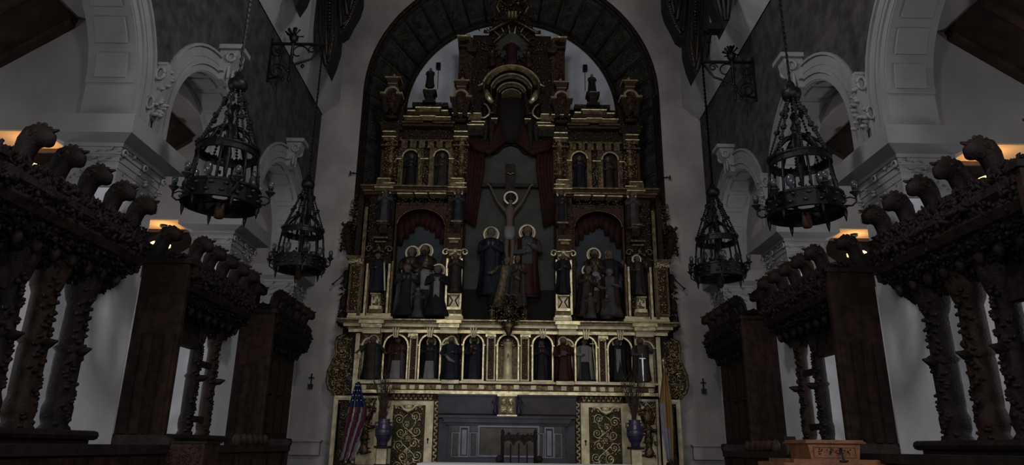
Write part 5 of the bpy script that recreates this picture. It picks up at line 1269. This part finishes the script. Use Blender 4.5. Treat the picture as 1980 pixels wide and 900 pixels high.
        cs = part('crest_console', q, 'oak_dark', t, True)
        dk = .24 if k == 0 else 0
        q = MB()
        for sy in (-1,1):
            q.tube([(pw(s,.47+.045*cos(u)*(1-u/9)), y+sy*.10, B+2.70+.045*sin(u)*(1-u/9)) for u in [i*.6 for i in range(11)]], .016, 5)
        for u in range(5): q.ball((pw(s,.36+.05*u), y, B+2.76+.07*sin(u*.7)), .03,.025,.035,5,3,Matrix.Rotation(u,3,'Y'))
        q.tube([(pw(s,.58),y,B+2.76),(pw(s,.655),y,B+2.775)],[.03,.012],5)
        q.v = [(x+s*dk, yy, z) for x, yy, z in q.v]; part('curl_carving', q, 'oak_red', cs, True)
    return t
for s, hand_ in ((-1,'left'),(1,'right')):
    c0 = make_stall(s)
    for i, y in enumerate((5.28, 8.90, 12.42)):
        c = c0 if i == 0 else (make_stall(s, (1.62, 2.23), .72) if i == 1 else copy_tree(c0))
        if i == 1:
            for z_ in (.30, 1.12): part('rail', MB().box(pw(s,.10), pw(s,.18), 1.62, 2.23, EYE-.45+z_, EYE-.45+z_+.09), 'oak_dark', c)
        c.location = (0, y, .45); c['group'] = 'carved choir stalls'
        c['label'] = ('nearest','middle','farthest')[i]+' dark carved wooden choir stall with curled canopy crest on the '+hand_+' side'
    if True:    # the far stall is closed with tall panels between its colonnettes
        last = c
        for k in range(5):
            q = MB(); q.box(pw(s,.02), pw(s,.30), .10+k*.48, .56+k*.48, EYE-.45, EYE-.45+1.8); part('back_panel', q, 'oak_dark', last)
            q = MB(); q.box(pw(s,.30), pw(s,.32), .16+k*.48, .50+k*.48, EYE-.45+.2, EYE-.45+1.6); part('back_panel_board', q, 'oak_red', last)
    # front desk running along the stalls
    D = thing('choir_desk', 'long low dark wooden desk in front of the choir stalls on the '+hand_+' side', 'desk', (0,0,.45)); e = 10.9; B = EYE-.45
    q = MB(); q.box(s*3.35, s*3.42, 3.2, e, 0, B-.10); part('front_board', q, 'oak_dark', D)
    q = MB(); q.box(s*3.28, s*3.72, 3.2, e+.03, B-.10, B-.02); part('book_ledge', q, 'oak_dark', D)
    for y in (3.2, 7.0, e-.05):
        q = MB(); q.box(s*3.30, s*3.75, y, y+.07, 0, B-.02); q.prism([(s*3.28,B-.04),(s*3.80,B-.04),(s*3.84,B+.02),(s*3.80,B+.07),(s*3.32,B+.07),(s*3.26,B+.02)], 'y', y-.01, y+.08); part('desk_end', q, 'oak_dark', D)
    for k in range(12):
        q = MB(); y = 3.35+k*.62; q.box(s*3.33, s*3.35, y, y+.48, .15, B-.12); part('front_panel', q, 'oak_red', D)
    for k in range(6):
        q = MB(); q.lathe((s*(3.45+.03*k), 9.2+.30*k, B-.03), [(.035,0),(.055,.03),(.06,.09),(.04,.14),(.01,.16)], 10); part('desk_finial', q, 'oak_red', D, True)
# reddish carved reading chest low on the left, lectern box on the right
X, Z = W(368, 890, 7.2); t = thing('carved_chest', 'low reddish carved wooden lectern top on the left in front of the stall base', 'lectern', (X, 7.2, .45))
H = W(368, 858, 7.2)[1]-.45
q = MB(); q.box(-.13,.13,-.13,.13,0,H-.22); part('stem', q, 'oak_dark', t)
q = MB(); q.box(-.2,.2,-.18,.18,H-.22,H); part('body', q, 'oak_red', t); q = MB(); leafy(q,-.18,.18,H-.2,H-.02,-.18,60,.025,3); part('carving', q, 'oak_red', t, True)
q = MB(); q.box(-.22,.22,-.2,.2,H,H+.02); part('top_moulding', q, 'oak_dark', t)
X, Z = W(1597, 893, 6.6); H = W(1597, 852, 6.6)[1]-.45; z0_ = Z-.45
t = thing('lectern', 'honey-brown panelled wooden lectern box with a small microphone, right side', 'lectern', (X, 6.6, .45))
q = MB(); q.box(-.30,.30,-.22,.30,0,z0_-.05); part('pedestal', q, 'oak_honey', t)
q = MB(); q.box(-.50,.50,-.30,.36,z0_-.05,z0_-.01).box(-.40,.40,-.27,.33,z0_-.01,z0_+.02); part('base_moulding', q, 'oak_honey', t)
hw = .235
q = MB(); q.prism([(-hw+.02,z0_+.02),(hw-.02,z0_+.02),(hw,H-.03),(-hw,H-.03)], 'y', -.2, .25); bx_ = part('box', q, 'oak_honey', t)
q = MB()
for a in ((-.19,.19,z0_+.035,z0_+.045),(-.19,.19,H-.065,H-.055),(-.19,-.18,z0_+.045,H-.065),(.18,.19,z0_+.045,H-.065)): q.box(a[0],a[1],-.215,-.2,a[2],a[3])
part('panel_frame', q, 'oak_honey', bx_); q = MB(); leafy(q,-.15,.15,z0_+.06,H-.08,-.2,50,.012,6); part('panel_carving', q, 'oak_red', bx_, True)
q = MB(); q.box(-.27,.27,-.24,.28,H-.03,H-.015).box(-.255,.255,-.225,.265,H-.015,H); part('top_moulding', q, 'oak_honey', t)
q = MB(); q.tube([(.04,-.27,z0_+.01),(.03,-.27,z0_+.09),(.025,-.27,z0_+.12)], [.012,.008,.012], 6); q.box(.0,.07,-.295,-.25,z0_+.0,z0_+.015); part('microphone', q, 'iron', t)
X, Z = W(1527, 882, 7.4); t = thing('music_stand', 'dark upright book rack with pale book spines left of the lectern', 'stand', (X, 7.4, .45)); h = Z-.45
q = MB(); q.box(-.03,.03,-.03,.03,0,h); q.box(-.2,.2,-.15,.15,0,.04); part('post', q, 'iron', t); q = MB(); q.box(-.06,.06,-.05,.05,h,h+.19); part('rack', q, 'oak_dark', t)
for k in range(3): part('book', MB().box(-.045+.03*k,-.03+.03*k,-.07,-.05,h+.01,h+.10), 'grey_cloth', t)

# freestanding altar table in front, only its cloth edge in view
Xa, Zt_ = W(806, 896.5, 9.0); Xb, _ = W(1237, 896.5, 9.0)
t = thing('altar_table', 'freestanding altar table under a white linen cloth, its top edge along the bottom centre', 'altar', ((Xa+Xb)/2, 9.3, .45)); h = Zt_-.45; hw = (Xb-Xa)/2
q = MB(); q.box(-hw,hw,-.3,.45,h-.03,h); part('linen_cloth', q, 'linen', t); q = MB(); q.box(-hw+.02,hw-.02,-.28,.43,h-.12,h-.03); part('table_top', q, 'oak_honey', t)
for sx in (-1,1):
    for sy in (-1,1): part('leg', MB().box(sx*(hw-.2)-.08,sx*(hw-.2)+.08,.075+sy*.22-.08,.075+sy*.22+.08,0,h-.12), 'oak_honey', t)

# celebrant's chair
Xl, Zt_ = W(972, 836, 11.5); Xr, _ = W(1035, 836, 11.5); hw = (Xr-Xl)/2
t = thing('celebrant_chair', 'dark gothic armchair with a three-arched carved back before the high altar', 'chair', ((Xl+Xr)/2, 11.5, .45)); T_ = Zt_-.45
for sx in (-1,1):
    q = MB(); q.lathe((sx*hw,0,0),[(.026,0),(.026,T_-.12),(.034,T_-.10),(.026,T_-.04),(.03,T_),(.004,T_+.05)],8); part('back_post', q, 'oak_dark', t, True)
    q = MB(); q.tube([(sx*hw,-.0,.98),(sx*(hw+.02),-.2,.98),(sx*(hw+.04),-.42,.96),(sx*(hw+.05),-.48,.9)],[.025,.03,.045,.03],7); q.ball((sx*(hw+.045),-.46,.97),.055,.05,.06,8,5); part('armrest', q, 'oak_dark', t, True)
    q = MB(); q.tube([(sx*(hw+.03),-.42,0),(sx*(hw+.03),-.42,.95)], .028, 7); part('front_leg', q, 'oak_dark', t, True)
q = MB(); q.box(-hw,hw,-.46,.02,.44,.50); part('seat', q, 'oak_dark', t); q = MB(); q.box(-hw+.03,hw-.03,-.44,0,.50,.56); part('cushion', q, 'curtain', t)
q = MB()
for k in range(3):
    c = -hw+hw*2*(k+.5)/3; q = arch_strip(-hw+hw*2*k/3, -hw+hw*2*(k+1)/3, T_-.20, T_-.04, c, hw*.52, T_-.20, -.02, .02, q, 8)
leafy(q,-hw,hw,T_-.12,T_-.01,-.02,34,.022,2); part('crest_rail', q, 'oak_dark', t)
for k in range(1,4):
    x = -hw+hw*2*k/4; part('back_spindle', MB().tube([(x,0,.56),(x,0,T_-.18)], .013, 6), 'oak_dark', t)
part('lower_rail', MB().box(-hw,hw,-.015,.015,.70,.75), 'oak_dark', t)

# purple vases on small stands, with bare branches
for s, px, hand_ in ((-1, 740, 'left'), (1, 1229, 'right')):
    Y = 14.6; dy = 2 if s > 0 else 0; X, Z = W(px, 863+dy, Y); top = W(px, 811+dy, Y)[1]; h = top-Z
    S_ = thing('vase_stand', 'small cream and gilt pedestal under the purple vase on the %s' % hand_, 'pedestal', (X, Y, 1.2)); hb = Z-1.2
    part('post', MB().box(-.10,.10,-.10,.10,.04,hb-.05), 'gilt_cream', S_); q = MB(); q.box(-.14,.14,-.14,.14,0,.04).box(-.15,.15,-.15,.15,hb-.05,hb); part('moulding', q, 'ground_dark', S_)
    V_ = thing('purple_vase', 'purple glazed urn with side lugs standing %s of the high altar' % hand_, 'vase', (X, Y, Z))
    q = MB(); q.lathe((0,0,0),[(.085,0),(.095,.02),(.09,.12*h),(.125,.20*h),(.165,.38*h),(.175,.55*h),(.155,.72*h),(.125,.80*h),(.13,.86*h),(.115,.93*h),(.13,h),(.11,h),(.09,.8*h)],20); part('body', q, 'vase_purple', V_, True)
    for sx in (-1,1):
        q = MB(); q.tube([(sx*.13,0,.86*h),(sx*.17,0,.88*h),(sx*.175,0,.74*h),(sx*.15,0,.68*h)], .022, 6); part('lug', q, 'vase_purple', V_, True)
    for z_, r in ((.40,.172),(.62,.168)): q = MB(); q.tube([(r*cos(a*PI/12),r*sin(a*PI/12),z_*h) for a in range(24)], .008, 5, closed=True); part('raised_band', q, 'vase_purple', V_, True)
    Q_ = thing('bare_branches', 'spray of thin bare dark branches in the purple vase on the %s' % hand_, 'branches', (X, Y, Z+h*.8)); rd = random.Random(20+s)
    for k in range(26):
        a = rd.uniform(0,2*PI); sp = rd.uniform(.1,.75); L = rd.uniform(.7,1.25); q = MB()
        p = [(0.03*cos(a),.03*sin(a),-.1)]; 
        for j in range(1,6): f = j/5; p.append((sp*L*.55*cos(a)*f**1.3+rd.uniform(-.02,.02), sp*.4*sin(a)*f, L*f))
        q.tube(p, [.009,.009,.008,.006,.005,.003], 4)
        for j in range(2,6):
            b = Vector(p[j-1]); 
            for _ in range(2):
                d_ = Vector((rd.uniform(-.15,.15), rd.uniform(-.06,.06), rd.uniform(.05,.2))); q.tube([b, b+d_], [.005,.002], 3)
        part('branch', q, 'twig', Q_)

# flags on leaning poles
def flag(s, label, pole_px, Y, cols, lab2):
    (px0,py0),(px1,py1) = pole_px; X0_, Z0_ = W(px0,py0,Y); X1_, Z1_ = W(px1,py1,Y)
    base = (X1_+(X1_-X0_)*(Z1_-1.2)/(Z0_-Z1_)*1.0, Y, 1.2)
    t = thing('flag_on_pole', label, 'flag', base); o_ = Vector(base)
    q = MB(); q.tube([Vector((0,0,.06)), Vector((X0_,Y,Z0_))-o_], .014, 7); part('pole', q, 'gilt', t)
    q = MB(); q.lathe((0,0,0),[(.16,0),(.16,.03),(.05,.06),(.03,.14)],14); part('base', q, 'gilt_old', t, True)
    tp = Vector((X0_,Y,Z0_))-o_; q = MB(); q.lathe(tp,[(.012,0),(.035,.03),(.03,.07),(.05,.09),(.01,.16)],8); part('finial', q, 'gilt_cream' if s < 0 else 'gilt', t, True)
    return t, o_
Yf = 14.55
t, o_ = flag(-1, 'star-spangled red and white striped flag on a gilt pole, far left', ((694,694),(676,880)), Yf, None, None)
q = MB(); rows = 26; colsn = 26; vs = []
# outline of the draped cloth in px: left and right edges per height
LE = [(742,688),(770,680),(800,673),(830,668),(860,664),(892,658)]; RE = [(742,699),(765,702),(790,710),(815,707),(845,697),(892,684)]
def itp(T_, y):
    for (a, b), (c, d) in zip(T_[:-1], T_[1:]):
        if y <= c: return b+(d-b)*(y-a)/(c-a)
    return T_[-1][1]
for i in range(rows+1):
    y = 742+150*i/rows; l, r = itp(LE, y), itp(RE, y)
    for j in range(colsn+1):
        f = j/colsn; x = l+(r-l)*f; X, Z = W(x, y, Yf); fold = .05*sin(f*PI*5+y*.02)
        vs.append((X-o_.x, Yf-.05+fold-o_.y, Z-o_.z))
w_ = colsn+1
for i in range(rows):
    for j in range(colsn):
        f = j/colsn; g = i/rows
        blue = g < .30
        stripe = int((f*5.2+g*2.1)) % 2
        q.mi = 2 if blue else (1 if stripe else 0)
        q.f.append((i*w_+j, i*w_+j+1, (i+1)*w_+j+1, (i+1)*w_+j)); q.m.append(q.mi)
q.v = vs; cl_ = part('cloth', q, ['flag_white','flag_red','flag_blue'], t, True); sd = cl_.modifiers.new('t','SOLIDIFY'); sd.thickness = .006
for i in range(4):          # stars on the canton
    for j in range(3):
        st5 = []; f = (j+.5+(i%2)*.25)/3.4; y = 747+i*9.5; x = itp(LE,y)+(itp(RE,y)-itp(LE,y))*f; X, Z = W(x,y,Yf)
        for k in range(10): rr = .014 if k % 2 == 0 else .006; a = PI/2+PI*k/5; st5.append((X-o_.x+rr*cos(a), Z-o_.z+rr*sin(a)))
        m_ = MB(); m_.prism(st5, 'y', Yf-.115-o_.y, Yf-.108-o_.y); part('star', m_, 'linen', cl_)
t, o_ = flag(1, 'yellow and pale blue-white flag on a gilt pole, far right', ((1283,708),(1291,880)), Yf, None, None)
q = MB(); vs = []; LE = [(712,1281),(740,1277),(780,1273),(830,1278),(892,1289)]; RE = [(712,1285),(740,1290),(780,1297),(830,1301),(892,1302)]
for i in range(rows+1):
    y = 712+180*i/rows; l, r = itp(LE, y), itp(RE, y)
    for j in range(colsn+1):
        f = j/colsn; x = l+(r-l)*f; X, Z = W(x, y, Yf); vs.append((X-o_.x, Yf-.05+.04*sin(f*PI*4+y*.015)-o_.y, Z-o_.z))
for i in range(rows):
    for j in range(colsn):
        f = j/colsn; g = i/rows; q.mi = 1 if (f+g*.55 < .62 and g > .35) or (g > .62 and f < .72) else 0
        q.f.append((i*w_+j, i*w_+j+1, (i+1)*w_+j+1, (i+1)*w_+j)); q.m.append(q.mi)
q.v = vs; cl_ = part('cloth', q, ['yellow_cloth','flag_white'], t, True); sd = cl_.modifiers.new('t','SOLIDIFY'); sd.thickness = .006
